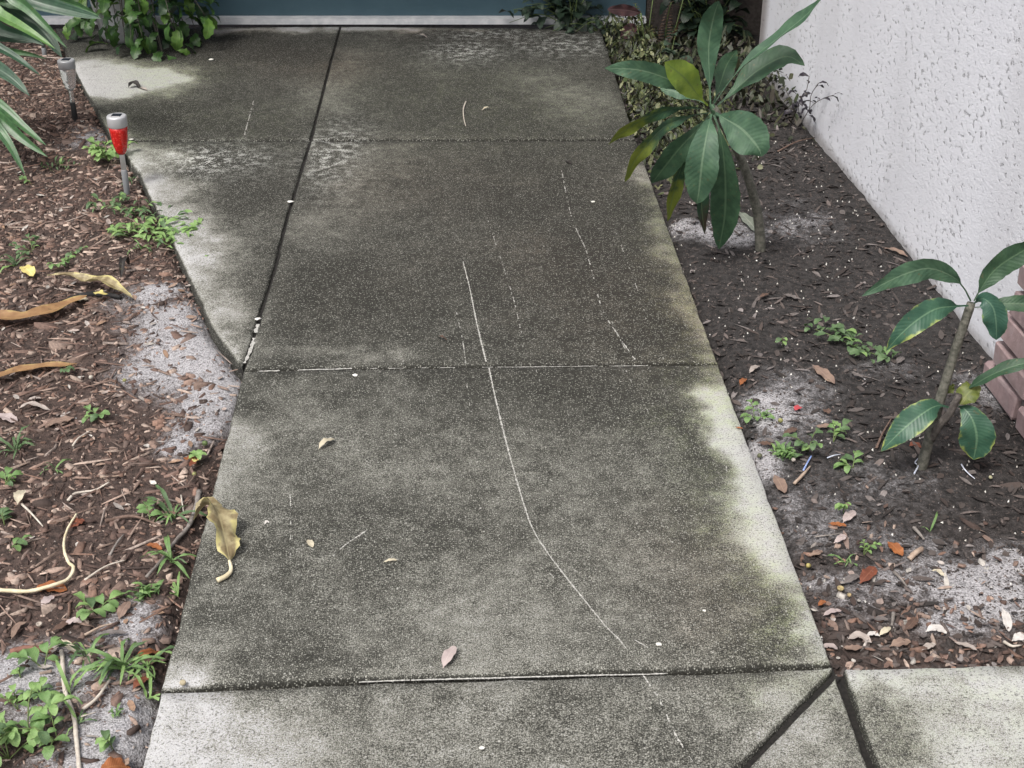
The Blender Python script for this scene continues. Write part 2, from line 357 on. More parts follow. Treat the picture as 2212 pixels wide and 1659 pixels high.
# lichen flakes in the damp corner by the door
li = t.math('MULTIPLY', A.outputs['Alpha'], t.ramp(t.math('ADD', t.math('MULTIPLY', nM, .5), t.math('MULTIPLY', nF, .5)), .515, .57)); c = t.mix(t.math('MULTIPLY', li, .9), c, (.50, .51, .48))
t.col(c, .86); t.bump(t.math('ADD', nF, t.math('MULTIPLY', nS, .5)), .5, .003); CONC = t.m
LICH = [(G(1010, 110), .16, .18), (G(1075, 75), .3, .1), (G(1240, 95), .30, .20), (G(440, 345), .22, .16), (G(720, 330), .10, .3)]
def lich(x, y):
    s = 0*x
    for c_, rx, ry in LICH: s = np.maximum(s, np.exp(-(((x-c_.x)/rx)**2+((y-c_.y)/ry)**2)))
    return s
path = empty('path'); tag(path, kind='structure')
def offset_poly(pts, d):
    n = len(pts); ar = sum(pts[k].x*pts[(k+1) % n].y-pts[(k+1) % n].x*pts[k].y for k in range(n)); sg = 1 if ar > 0 else -1; out = []
    for k in range(n):
        a, b, c_ = pts[k-1], pts[k], pts[(k+1) % n]; e1 = (b-a).normalized(); e2 = (c_-b).normalized()
        n1 = Vector((-e1.y, e1.x))*sg; n2 = Vector((-e2.y, e2.x))*sg; m_ = (n1+n2); m_ = m_/max(.35, m_.dot(n1)); out.append(b+m_*d)
    return out
def slab(px, gap=.003, depth=.11, res=.022, dz=0, seed=0):
    pts = offset_poly([V2(G(*p)) for p in px], gap); ring = []
    for a, b in zip(pts, pts[1:]+pts[:1]):
        k = max(1, int((b-a).length/.02)); ring += [a.lerp(b, q/k) for q in range(k)]
    rx = np.array([p.x for p in ring]); ry = np.array([p.y for p in ring]); n = len(ring)
    cx, cy = rx.mean(), ry.mean()
    j1 = (vn(rx*45, ry*45, 31+seed)-.5)*.005+(vn(rx*12, ry*12, 33+seed)-.5)*.004; j2 = .003+.005*vn(rx*30, ry*30, 35+seed)
    outer = [Vector(p) for p in offset_poly(ring, 0.0)]
    nrm = offset_poly(ring, 1.0); nr = [(b-a).normalized() for a, b in zip(ring, nrm)]
    o0 = [p+q*float(max(0, a)) for p, q, a in zip(outer, nr, j1)]; o1 = [p+q*float(.0025) for p, q in zip(o0, nr)]; o2 = [p+q*float(b) for p, q, b in zip(o0, nr, j2)]
    gx = np.arange(rx.min(), rx.max(), res); gy = np.arange(ry.min(), ry.max(), res); inner = []
    GX, GY = np.meshgrid(gx, gy); GX = GX.ravel()+RNG.uniform(-.004, .004, GX.size); GY = GY.ravel()+RNG.uniform(-.004, .004, GY.size)
    ins = np.zeros(GX.size, bool)
    for a in range(n):
        b = (a+1) % n; yi, yj, xi, xj = ry[a], ry[b], rx[a], rx[b]
        ins ^= ((yi > GY) != (yj > GY)) & (GX < (xj-xi)*(GY-yi)/((yj-yi) if yj != yi else 1e-9)+xi)
    d = 1e9*np.ones(GX.size)
    for a in range(n): d = np.minimum(d, np.hypot(GX-rx[a], GY-ry[a]))
    k = ins & (d > .024)
    vs2 = o2+[Vector((a, b)) for a, b in zip(GX[k], GY[k])]
    r = mgeo.delaunay_2d_cdt(vs2, [(q, (q+1) % n) for q in range(n)], [], 1, 1e-6)
    tv = r[0]; tf = [tuple(f) for f in r[2]]
    idx = {}
    for new, orig in enumerate(r[3]):
        for o_ in orig: idx[o_] = new
    ax = np.array([v.x for v in tv]); ay = np.array([v.y for v in tv]); az = slab_z(ax, ay)+dz
    Vv = [(a, b, c_) for a, b, c_ in zip(ax, ay, az)]; N0 = len(Vv)
    Vv += [(p.x, p.y, dz-.0035+float(slab_z(p.x, p.y))) for p in o1]; Vv += [(p.x, p.y, dz-.010) for p in o0]; Vv += [(p.x, p.y, dz-depth) for p in o0]
    F_ = list(tf); ar = sum(o0[q].x*o0[(q+1) % n].y-o0[(q+1) % n].x*o0[q].y for q in range(n))
    for q in range(n):
        q2 = (q+1) % n
        for A_, B_ in ((lambda s_: idx[s_], lambda s_: N0+s_), (lambda s_: N0+s_, lambda s_: N0+n+s_), (lambda s_: N0+n+s_, lambda s_: N0+2*n+s_)):
            f = (A_(q), B_(q), B_(q2), A_(q2)); F_.append(f if ar > 0 else f[::-1])
    me = bpy.data.meshes.new('slab'); me.from_pydata(Vv, [], F_)
    co = np.array(Vv); x_, y_ = co[:, 0], co[:, 1]
    rr = np.stack([.20-.145*smooth(y_, 2.2, 3.6)+.07*smooth(-y_, -2.05, -1.7)+.05*np.exp(-((y_-1.7)/.35)**2)+.95*field(x_, y_, LP)*(.45+1.1*fbm(x_*16, y_*16, 43))-field(x_, y_, DPL)*.42+.15*(fbm(x_*2.6, y_*2.6, 41, 5)-.5)+.2*(fbm(x_*14, y_*14, 45, 2)-.5), np.clip(field(x_, y_, GP), 0, 1), np.clip(field(x_, y_, BP), 0, 1), lich(x_, y_)], 1)  # base tone darkens towards the door: porch shade painted in along with mildew
    # arris darkened to set off the joints; gap shade painted on side faces
    edge = np.zeros(len(co)); edge[N0:] = 1; rr[:, 0] -= edge*.22; rr[N0+n:, 0] = .0; rr[:, 0] = np.minimum(rr[:, 0], .80)
    me.attributes.new('stain_shade', 'FLOAT_COLOR', 'POINT').data.foreach_set('color', np.clip(rr, -1, 2).astype(np.float32).ravel())
    bm = bmesh.new(); bm.from_mesh(me); bmesh.ops.recalc_face_normals(bm, faces=bm.faces); bm.to_mesh(me); bm.free()
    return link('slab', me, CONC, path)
J3 = [(342, 1490), (720, 1471), (1200, 1456), (1500, 1448), (1803, 1434)]
J2 = [(522, 801), (700, 796), (1050, 791), (1300, 789), (1555, 786)]
SEAM = [(735, 57), (702, 180), (671, 302), (622, 462), (592, 580), (558, 690), (524, 798)]
J1 = [(242, 303), (671, 302), (1376, 301)]
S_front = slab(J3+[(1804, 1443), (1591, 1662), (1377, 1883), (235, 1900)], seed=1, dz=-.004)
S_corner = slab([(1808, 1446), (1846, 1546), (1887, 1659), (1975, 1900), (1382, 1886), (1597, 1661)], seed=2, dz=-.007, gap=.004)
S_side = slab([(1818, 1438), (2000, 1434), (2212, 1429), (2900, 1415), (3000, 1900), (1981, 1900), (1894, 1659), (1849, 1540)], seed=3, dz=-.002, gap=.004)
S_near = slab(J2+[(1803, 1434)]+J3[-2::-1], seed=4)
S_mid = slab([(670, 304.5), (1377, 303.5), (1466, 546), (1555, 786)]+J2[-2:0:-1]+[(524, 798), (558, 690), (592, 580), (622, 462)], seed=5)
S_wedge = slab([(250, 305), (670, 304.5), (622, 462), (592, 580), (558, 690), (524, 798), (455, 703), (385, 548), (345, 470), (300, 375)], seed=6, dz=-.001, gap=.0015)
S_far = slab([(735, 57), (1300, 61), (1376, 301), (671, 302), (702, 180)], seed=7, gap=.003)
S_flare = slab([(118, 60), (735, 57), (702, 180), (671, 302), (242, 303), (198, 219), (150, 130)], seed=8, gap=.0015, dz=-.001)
# pale lips where the joints have been scraped, and scratches in the mildew (flat marks on the slabs)
def ribbon(px, wid, parent, name, lift=.0012, brk=.0, jag=.5, seed=0, step=.006, dz=0):
    ps = catmull([G(*p) for p in px], max(4, int(sum((G(*a)-G(*b)).length for a, b in zip(px[:-1], px[1:]))/step))); mb = MB(); n = len(ps)
    rnd = random.Random(seed+len(px)); on = True; left = 0; prev = None
    for k, p in enumerate(ps):
        if brk and left <= 0: on = rnd.random() > brk; left = rnd.randint(1, 6)
        left -= 1; T = (ps[min(k+1, n-1)]-ps[max(k-1, 0)]).normalized(); S = Vector((-T.y, T.x, 0)); t_ = k/(n-1)
        ww = (wid(t_) if callable(wid) else wid)*(1+rnd.uniform(-jag, jag)); off = S*rnd.uniform(-.3, .3)*ww*jag
        z = dz+lift+float(slab_z(p.x, p.y)); a = Vector((p.x, p.y, z))+off+S*ww/2; b = Vector((p.x, p.y, z))+off-S*ww/2
        if on and prev: mb.add([prev[0], prev[1], b, a], [(0, 1, 2, 3)])
        prev = (a, b) if on else None
    return mb.obj(name, PALE, parent, False) if mb.v else None
PALE = mottled('scraped_concrete', (.24, .24, .22), (.54, .53, .50), 260, .9)
main = [(1000, 566), (1014, 620), (1028, 690), (1050, 782)]
ribbon(main, lambda t_: .0026+.001*t_, S_mid, 'scratch', seed=1, brk=.0, jag=.5, step=.004)
ribbon([(1056, 796), (1076, 885), (1101, 985), (1130, 1085), (1152, 1145), (1190, 1205), (1250, 1282), (1310, 1355), (1336, 1380)], lambda t_: .0034*(1-.3*t_), S_near, 'scratch', seed=2, brk=.02, jag=.6, step=.004)
ribbon([(1336, 1380), (1385, 1442)], .002, S_near, 'scratch', seed=3, brk=.5); ribbon([(1330, 1360), (1400, 1400)], .002, S_near, 'scratch', seed=4, brk=.55)
ribbon([(1390, 1456), (1425, 1510), (1460, 1585), (1503, 1652)], .0024, S_front, 'scratch', seed=5, brk=.25, jag=.9, dz=-.004, step=.0035)
for k, (l, wd, br, S, z_) in enumerate([([(1213, 370), (1235, 470), (1265, 540), (1285, 612), (1302, 672), (1335, 725), (1372, 778)], .0028, .25, S_mid, 0), ([(1090, 585), (1110, 650), (1131, 740)], .0024, .3, S_mid, 0),
        ([(1052, 470), (1075, 540), (1092, 590)], .002, .5, S_mid, 0), ([(985, 670), (1000, 740), (1006, 785)], .002, .45, S_mid, 0), ([(1006, 810), (1012, 860), (1018, 890)], .002, .5, S_near, 0), ([(1330, 500), (1352, 560), (1385, 650), (1395, 690)], .002, .5, S_mid, 0),
        ([(1318, 690), (1345, 745), (1360, 775)], .0018, .5, S_mid, 0), ([(1352, 800), (1375, 850), (1400, 890)], .002, .6, S_near, 0), ([(1158, 800), (1175, 850)], .0018, .5, S_near, 0), ([(627, 1068), (628, 1120), (627, 1205)], .0022, .35, S_near, 0), ([(719, 1202), (755, 1172), (791, 1148)], .003, .15, S_near, 0),
        ([(548, 218), (536, 262), (528, 292)], .004, .1, S_flare, 0), ([(1540, 935), (1562, 975), (1572, 1030)], .0018, .5, S_near, 0), ([(1275, 1500), (1290, 1570)], .0018, .6, S_front, -.004), ([(1160, 1180), (1180, 1230), (1210, 1262)], .002, .5, S_near, 0), ([(1105, 990), (1112, 1040)], .0015, .6, S_near, 0), ([(872, 790), (871, 778)], .003, .2, S_mid, 0)]):
    ribbon(l, wd*.8, S, 'scratch', seed=10+k, brk=min(.7, br+.18), jag=.95, dz=z_, step=.0032)
ribbon([(775, 1470), (885, 1466)], .003, S_front, 'pale_lip', lift=.0004, seed=40, jag=.25, dz=-.004); ribbon([(888, 1466), (1100, 1460), (1380, 1453)], .0034, S_front, 'pale_lip', lift=.0004, seed=41, jag=.25, dz=-.004); ribbon([(1380, 1453), (1440, 1451)], .003, S_front, 'pale_lip', lift=.0004, seed=42, jag=.4, dz=-.004)
ribbon([(560, 802), (640, 799.5), (760, 796)], .0045, S_near, 'pale_lip', lift=.0004, seed=43, jag=.4, brk=.1); ribbon([(800, 796), (1000, 794), (1400, 790)], .0022, S_near, 'pale_lip', lift=.0004, seed=44, jag=.5, brk=.2)
ribbon([(557, 700), (545, 745), (528, 785)], .008, S_wedge, 'pale_lip', lift=.0006, seed=45, jag=.6, brk=.3, step=.01)
# dirt caked in the joints
DIRT = mottled('joint_dirt', (.006, .0055, .005), (.018, .016, .014), 120, .95)
def joint(px, wid, z=-.013):
    ps = catmull([G(*p) for p in px], 40); mb = MB()
    vs = []
    for k, p in enumerate(ps):
        T = (ps[min(k+1, 40)]-ps[max(k-1, 0)]).normalized(); S = Vector((-T.y, T.x, 0)); zz = z+.004*(float(vn(p.x*40, p.y*40, 3))-.5); vs += [Vector((p.x, p.y, zz))+S*wid/2, Vector((p.x, p.y, zz))-S*wid/2]
    mb.add(vs, [(2*k, 2*k+1, 2*k+3, 2*k+2) for k in range(40)]); return mb.obj('joint_dirt', DIRT, path)
joint(J1, .02, -.014); joint(J2, .022, -.015); joint(J3, .024, -.0165); joint(SEAM, .026, -.010); joint([(1803, 1442), (1590, 1660), (1376, 1883)], .03, -.017); joint([(1813, 1442), (1892, 1659), (1980, 1900)], .034, -.022)

# ------------------------------------------------------------------ the house: stucco wall, brick pilaster, teal door
house = empty('house', B(1900, 470)); tag(house, 'white stucco house wall with low pinkish brick wing and dark teal door', 'house')
wa = G(1740, 262, -.03); wb = G(2105, 727, -.03); wd_ = (wb-wa); wd_.z = 0; wd_.normalize(); wn = Vector((wd_.y, -wd_.x, 0))     # wd_ runs towards the viewer
if wn.x > 0: wn = -wn
wc = G(1636, 140, -.05)
tc = (wc-wa).dot(wd_); w0 = wa+wd_*tc; w0.z = -.2
t = NT('stucco'); o_ = t.obj(); sp = t.n('SeparateXYZ'); t.l(o_, sp.inputs[0])
mp = t.n('Mapping'); mp.inputs['Scale'].default_value = (36, 1, 54); mp.inputs['Rotation'].default_value = (0, .35, 0); t.l(o_, mp.inputs[0])
nd = t.noise(1.0, 4, mp.outputs[0], .66); nb = t.noise(3.2, 2, o_); nf = t.noise(150, 2, o_)
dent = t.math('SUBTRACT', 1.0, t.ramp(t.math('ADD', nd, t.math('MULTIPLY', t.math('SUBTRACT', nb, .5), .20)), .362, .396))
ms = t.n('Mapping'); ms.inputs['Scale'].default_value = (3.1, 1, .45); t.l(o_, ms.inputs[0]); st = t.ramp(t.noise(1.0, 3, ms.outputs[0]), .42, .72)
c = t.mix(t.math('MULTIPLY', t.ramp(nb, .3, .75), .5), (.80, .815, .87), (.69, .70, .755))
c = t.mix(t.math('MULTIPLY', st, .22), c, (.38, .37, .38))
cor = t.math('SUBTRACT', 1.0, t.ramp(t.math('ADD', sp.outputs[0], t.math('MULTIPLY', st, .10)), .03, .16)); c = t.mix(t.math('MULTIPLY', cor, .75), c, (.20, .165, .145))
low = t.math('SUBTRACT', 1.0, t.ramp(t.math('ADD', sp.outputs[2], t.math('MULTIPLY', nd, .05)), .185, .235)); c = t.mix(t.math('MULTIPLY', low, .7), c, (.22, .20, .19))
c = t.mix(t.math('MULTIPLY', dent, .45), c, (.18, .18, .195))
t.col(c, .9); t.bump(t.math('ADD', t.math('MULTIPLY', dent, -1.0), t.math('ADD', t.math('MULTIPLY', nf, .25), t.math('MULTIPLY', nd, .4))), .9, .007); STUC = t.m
def framed_box(name, origin, ex, ey, ez, size, mat, parent):
    """box with local axes; the object keeps its own frame so that its texture runs along the wall"""
    mb = MB(); L, T_, Hh = size; vs = [Vector((a, b, c_)) for c_ in (0, Hh) for b in (0, T_) for a in (0, L)]
    mb.add(vs, [(0, 2, 3, 1), (4, 5, 7, 6), (0, 1, 5, 4), (2, 6, 7, 3), (0, 4, 6, 2), (1, 3, 7, 5)])
    o = mb.obj(name, mat, parent, False); M = Matrix((ex, ey, ez)).transposed().to_4x4(); M.translation = origin; o.matrix_basis = M; return o
Z = Vector((0, 0, 1))
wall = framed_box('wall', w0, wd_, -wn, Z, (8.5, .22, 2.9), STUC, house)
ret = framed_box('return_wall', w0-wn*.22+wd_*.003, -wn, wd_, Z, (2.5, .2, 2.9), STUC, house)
# brick pilaster, each brick laid on its own
BRK = []
for k, (a, b) in enumerate([((.25, .175, .18), (.32, .235, .235)), ((.27, .195, .195), (.34, .255, .255)), ((.22, .16, .165), (.30, .225, .225))]):
    t = NT('painted_brick'); oi = t.n('ObjectInfo').outputs['Random']; g = t.geo(); f = t.ramp(t.noise(40, 3, g), .3, .7); c = t.mix(f, a, b); c = t.mix(t.math('MULTIPLY', t.ramp(t.noise(14, 3, g), .5, .75), .45), c, (.30, .27, .27)); t.col(c, .85); t.bump(t.noise(190, 3, g), .5, .003); BRK.append(t.m)
p0 = G(2122, 828, -.03); tp = (p0-wa).dot(wd_); proud = (p0-wa).dot(wn)
MORT = mottled('pilaster_mortar', (.10, .085, .085), (.19, .165, .165), 80, .95)
pil = framed_box('pilaster', wa+wd_*(tp+.03)+wn*(proud-.012)+Z*(-.2-wa.z), wd_, -wn, Z, (.72, proud-.012-.004, .30), MORT, house)
bricks = []
for k in range(5):
    bm = bmesh.new(); bmesh.ops.create_cube(bm, size=1)
    for v in bm.verts: v.co = Vector((v.co.x*.198, v.co.y*.058, v.co.z*.062))
    bmesh.ops.bevel(bm, geom=bm.edges[:], offset=.006, segments=1, profile=.6, affect='EDGES')
    for v in bm.verts: v.co += Vector((random.uniform(-.0035, .0035), random.uniform(-.003, .003), random.uniform(-.003, .003)))
    me = bpy.data.meshes.new('brick'); bm.to_mesh(me); bm.free(); me.materials.append(BRK[k % 3]); bricks.append(me)
Mp = Matrix((wd_, -wn, Z)).transposed().to_4x4()
for r_ in range(9):
    for q in range(4):
        u = tp+.10+q*.211+r_*.02-(.022 if r_ % 2 else 0)+random.uniform(-.006, .006); z_ = -.07+r_*.076+random.uniform(-.003, .003)
        if q == 3 and r_ % 2 == 0: continue
        b_ = bpy.data.objects.new('brick', bricks[(r_*3+q*2) % 5]); COL.objects.link(b_); b_.parent = pil
        M = Mp.copy(); M.translation = wa+wd_*(u+random.uniform(0, .012))+wn*(proud-.023+random.uniform(-.003, .004)); M.translation.z = z_
        M = M @ Matrix.Rotation(random.uniform(-.02, .02), 4, 'Y'); b_.matrix_parent_inverse = (Matrix.Translation(-Vector(house.location)) @ Matrix()).inverted() if False else Matrix(); b_.matrix_basis = pil.matrix_basis.inverted() @ M
# entry wall, door, threshold
dY = G(735, 53, 0).y
DOOR = None
t = NT('teal_paint'); g = t.geo(); n_ = t.noise(9, 3, g); c = t.mix(t.ramp(n_, .3, .7), (.050, .098, .125), (.060, .112, .140)); t.col(c, .42); t.bump(t.noise(160, 2, g), .25, .002); TEAL = t.m
WHT = mottled('white_trim', (.62, .64, .66), (.78, .79, .80), 20, .6)
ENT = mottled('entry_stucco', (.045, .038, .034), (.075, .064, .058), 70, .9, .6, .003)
def wbox(name, x0, x1, y0, y1, z0, z1, mat, parent):
    mb = MB(); vs = [Vector((a, b, c_)) for c_ in (z0, z1) for b in (y0, y1) for a in (x0, x1)]
    mb.add(vs, [(0, 2, 3, 1), (4, 5, 7, 6), (0, 1, 5, 4), (2, 6, 7, 3), (0, 4, 6, 2), (1, 3, 7, 5)]); return mb.obj(name, mat, parent, False)
door = wbox('door', -2.3, .62, dY+.045, dY+.09, .03, 2.15, TEAL, house)
wbox('bottom_strip', -2.3, .62, dY-.012, dY+.075, .003, .0295, WHT, door)
for z_ in (.5, 1.05, 1.6): wbox('panel_rib', -2.28, .60, dY+.036, dY+.044, z_, z_+.03, TEAL, door)
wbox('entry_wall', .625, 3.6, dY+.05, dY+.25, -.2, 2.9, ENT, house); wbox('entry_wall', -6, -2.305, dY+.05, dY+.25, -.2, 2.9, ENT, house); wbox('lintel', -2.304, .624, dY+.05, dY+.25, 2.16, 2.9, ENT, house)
wbox('shade_roof', -5, 4.2, dY-1.5, dY+1.2, 2.5, 2.65, WHT, house)  # unseen porch overhang added, its depth set for the shade at the door
eave = framed_box('eave', w0+wn*.45+Z*2.92-wd_*.6, wd_, -wn, Z, (9.4, 1.2, .14), WHT, house)

# ------------------------------------------------------------------ mulch, litter and crumbs: nobody could count them
def wall_side(x, y): return (x-wa.x)*wn.x+(y-wa.y)*wn.y        # distance in front of the stucco wall
def scatter(name, n, xr, yr, tmpl, size, palette, keep, lift=.0, tilt=.35, mat=None, sink=.25, seed=1):
    rg = np.random.default_rng(seed); x = rg.uniform(*xr, n); y = rg.uniform(*yr, n)
    k = ~in_path(x, y) & (wall_side(x, y) > .015) & (y < dY-.05); k &= rg.random(n) < keep(x, y); x, y = x[k], y[k]; n = len(x)
    tv = [np.array(v, float) for v, f in tmpl]; which = rg.integers(0, len(tmpl), n); Vs = []; Fs = {}; Cs = []; base = 0
    L, W_, T_ = size(rg, n, x, y); az = rg.uniform(0, 2*math.pi, n); tx = rg.normal(0, tilt, n); ty = rg.normal(0, tilt, n)
    z = H(x, y); pal = np.array(palette, float); ci = rg.integers(0, len(pal), n); col = pal[ci]*rg.uniform(.7, 1.3, (n, 1))
    order = {}
    for m in range(len(tmpl)):
        q = np.where(which == m)[0]
        if not len(q): continue
        v = tv[m][None].repeat(len(q), 0)*np.stack([L[q], W_[q], T_[q]], 1)[:, None, :]
        v[:, :, 2] += v[:, :, 0]*tx[q, None]+v[:, :, 1]*ty[q, None]
        ca, sa_ = np.cos(az[q])[:, None], np.sin(az[q])[:, None]
        X_ = v[:, :, 0]*ca-v[:, :, 1]*sa_+x[q, None]; Y_ = v[:, :, 0]*sa_+v[:, :, 1]*ca+y[q, None]; Z_ = v[:, :, 2]+(z[q]+lift-sink*T_[q])[:, None]
        nv = tv[m].shape[0]; Vs.append(np.stack([X_, Y_, Z_], 2).reshape(-1, 3))
        for f in tmpl[m][1]:
            ff = np.array(f)[None]+(base+np.arange(len(q))*nv)[:, None]; Fs.setdefault(len(f), []).append((ff, col[q]))
        base += nv*len(q)
    F_ = []; C_ = []
    for kk in sorted(Fs):
        F_.append(np.concatenate([a for a, b in Fs[kk]])); C_.append(np.concatenate([b for a, b in Fs[kk]]))
    C = np.concatenate(C_); C = np.concatenate([C, np.ones((len(C), 1))], 1)
    me = fastmesh(name, np.concatenate(Vs), F_, C); o = link(name, me, mat, None, False); return o
def chip_t(k):
    rg = random.Random(k); n = rg.choice((4, 5, 5)); top = []; bot = []
    for j in range(n):
        a = 2*math.pi*(j+rg.uniform(-.3, .3))/n; r1 = rg.uniform(.55, 1.2)
        cx, cy = math.copysign(abs(math.cos(a))**.7, math.cos(a))*r1*.5, math.sin(a)*r1*.5
        bend = rg.uniform(-.3, .3)*0+.35*cx*rg.choice((-1, 1)); bot.append((cx*1.02, cy*1.04, -.5)); top.append((cx*.96, cy*.93, .5+rg.uniform(-.45, .45)+bend))
    return top+bot, [tuple(range(n))]+[(j, n+j, n+(j+1) % n, (j+1) % n) for j in range(n)]
def leaf_t(k):
    rg = random.Random(100+k); L_ = [-.5, -.28, 0, .28, .5]; Wd = [0.05, .38, .5, .36, .03]; v = []; cu = rg.uniform(-.4, .7); tw = rg.uniform(-.8, .8)
    for a, b in zip(L_, Wd):
        b *= rg.uniform(.8, 1.15); zc = cu*a*a*1.3
        v += [(a, -b, zc+.35*b+tw*a*b), (a, rg.uniform(-.03, .03), zc), (a, b, zc+.35*b-tw*a*b)]
    return v, [(3*i_, 3*i_+3, 3*i_+4, 3*i_+1) for i_ in range(4)]+[(3*i_+1, 3*i_+4, 3*i_+5, 3*i_+2) for i_ in range(4)]
def crumb_t(k):
    rg = random.Random(200+k); return [(-.5+rg.uniform(-.1, .2), -.4, -.5), (.5, -.45+rg.uniform(-.1, .2), -.5), (rg.uniform(-.2, .2), .5, -.5), (rg.uniform(-.2, .2), rg.uniform(-.2, .2), .6)], [(0, 1, 3), (1, 2, 3), (2, 0, 3)]
CHIPS = [chip_t(k) for k in range(16)]; LEAVES = [leaf_t(k) for k in range(9)]; CRUMBS = [crumb_t(k) for k in range(5)]
LITTER = vcol_mat('litter', nz=.5)
brown = [(.20, .13, .105), (.14, .088, .070), (.26, .18, .145), (.085, .053, .044), (.34, .25, .205), (.46, .36, .30), (.18, .13, .11), (.055, .037, .031), (.23, .14, .105), (.10, .062, .05)]
greyb = [(.048, .041, .038), (.034, .028, .026), (.072, .061, .057), (.10, .082, .075), (.022, .019, .018), (.135, .112, .104), (.058, .044, .039)]
pale = [(.42, .38, .35), (.52, .49, .45), (.34, .28, .25)]
leftk = lambda x, y: (1-.85*np.clip(sandv(x, y)*1.15, 0, 1))*(.55+.7*fbm(x*4, y*4, 77))
def chip_size(rg, n, x, y):
    L = np.clip(rg.lognormal(-4.0, .5, n), .006, .075); return L, L*rg.uniform(.14, .6, n), L*rg.uniform(.06, .2, n)+.001
o = scatter('bark_mulch', 52000, (-2.5, .2), (1.5, 6.4), CHIPS, chip_size, brown, leftk, .003, .22, LITTER, seed=3); tag(o, 'reddish brown bark mulch covering the bed left of the path', 'mulch', kind='stuff')
o = scatter('bark_shred', 8000, (-2.5, .2), (1.5, 6.2), CHIPS, lambda rg, n, x, y: (np.clip(rg.lognormal(-3.0, .4, n), .025, .12), rg.uniform(.0015, .006, n), rg.uniform(.002, .005, n)), brown+[(.30, .22, .18), (.40, .33, .29)], leftk, .007, .14, LITTER, seed=13); tag(o, 'long thin shreds of bark lying across the left mulch', 'mulch', kind='stuff')
o = scatter('bark_crumb', 42000, (-2.5, .2), (1.5, 6.0), CRUMBS, lambda rg, n, x, y: (rg.uniform(.004, .014, n), rg.uniform(.003, .007, n), rg.uniform(.002, .005, n)), brown+pale[:1], lambda x, y: .75*leftk(x, y)+.2, .001, .3, LITTER, seed=4); tag(o, 'fine crumbs of bark between the mulch chips left of the path', 'mulch', kind='stuff')
o = scatter('pale_litter', 1500, (-2.5, .2), (1.5, 6.0), LEAVES, lambda rg, n, x, y: (rg.uniform(.012, .036, n), rg.uniform(.006, .014, n), rg.uniform(.005, .012, n)), pale+[(.30, .21, .16), (.28, .18, .12)], lambda x, y: .75+0*x, .006, .2, LITTER, seed=5); tag(o, 'small pale dry leaf scraps strewn over the brown mulch', 'leaf litter', kind='stuff')
def rk(x, y): return (1-.7*np.clip(sandv(x, y)*1.3, 0, 1))*(.35+.9*fbm(x*4, y*4, 78))
o = scatter('leaf_litter', 7500, (.3, 2.0), (1.6, 6.2), LEAVES, lambda rg, n, x, y: (np.clip(rg.lognormal(-3.8, .55, n), .007, .075), rg.uniform(.005, .016, n), rg.uniform(.006, .016, n)), greyb+[(.20, .18, .175), (.02, .018, .017), (.13, .115, .11)], rk, .005, .3, LITTER, seed=6); tag(o, 'dark grey brown rotting leaf litter in the bed by the white wall', 'leaf litter', kind='stuff')
near_r = lambda x, y: np.clip(np.exp(-((y-1.95)/.28)**2)*1.2, 0, 1)*(1-.8*sandv(x, y))
o = scatter('dry_litter', 7000, (.5, 1.7), (1.6, 2.9), LEAVES+CHIPS[:9], lambda rg, n, x, y: (np.clip(rg.lognormal(-4.1, .55, n), .006, .055), rg.uniform(.004, .013, n), rg.uniform(.003, .009, n)), brown+greyb+pale[:2]+[(.26, .16, .12), (.32, .25, .22)], near_r, .006, .3, LITTER, seed=7); tag(o, 'brown and pale dry leaves heaped along the side walk corner', 'leaf litter', kind='stuff')
o = scatter('soil_crumb', 60000, (.3, 2.0), (1.6, 6.0), CRUMBS, lambda rg, n, x, y: (rg.uniform(.003, .012, n), rg.uniform(.003, .007, n), rg.uniform(.002, .005, n)), greyb, lambda x, y: .9+0*x, .001, .3, LITTER, seed=8); tag(o, 'dark crumbly soil under the leaf litter by the white wall', 'soil', kind='stuff')
o = scatter('white_grit', 1500, (.3, 1.9), (1.6, 5.0), CRUMBS, lambda rg, n, x, y: (rg.uniform(.0025, .007, n), rg.uniform(.0025, .006, n), rg.uniform(.003, .006, n)), [(.75, .74, .70), (.62, .60, .55)], lambda x, y: .25+.9*(fbm(x*6, y*6, 80) > .52), .004, .3, LITTER, seed=9); tag(o, 'white grit specks scattered on the dark soil by the wall', 'grit', kind='stuff')
o = scatter('sand_grit', 16000, (-2.2, 1.8), (1.5, 5.2), CRUMBS, lambda rg, n, x, y: (rg.uniform(.002, .006, n), rg.uniform(.002, .005, n), rg.uniform(.002, .004, n)), [(.42, .41, .42), (.30, .29, .29), (.16, .14, .135), (.50, .49, .50), (.10, .085, .08)], lambda x, y: np.clip(sandv(x, y)*1.5, 0, 1), .001, .3, LITTER, seed=10); tag(o, 'pale sand grains showing in patches through both beds', 'sand', kind='stuff')

# ------------------------------------------------------------------ solar stake lights
SIL = plain('brushed_silver', (.55, .56, .58), .42, .35); PANEL = plain('solar_cell', (.02, .022, .03), .15); GREYP = plain('grey_plastic', (.21, .22, .23), .45); WHP = plain('white_plastic', (.75, .75, .74), .4); BLKP = plain('black_plastic', (.015, .015, .016), .5)
t = NT('red_lens'); g = t.geo(); c = t.mix(t.ramp(t.noise(120, 2, g), .55, .62), (.50, .012, .010), (.72, .05, .04)); t.col(c, .16); t.b.inputs['Subsurface Weight'].default_value = .0
t.b.inputs['Coat Weight'].default_value = .6; t.bump(t.noise(90, 1, g), .5, .004); REDL = t.m
t = NT('clear_lens'); g = t.geo(); t.col((.93, .95, .95), .06); t.b.inputs['Transmission Weight'].default_value = .8; t.b.inputs['IOR'].default_value = 1.1; t.bump(t.noise(70, 1, g), .6, .006); CLR = t.m
FLK = plain('glitter', (.85, .4, .35), .3)
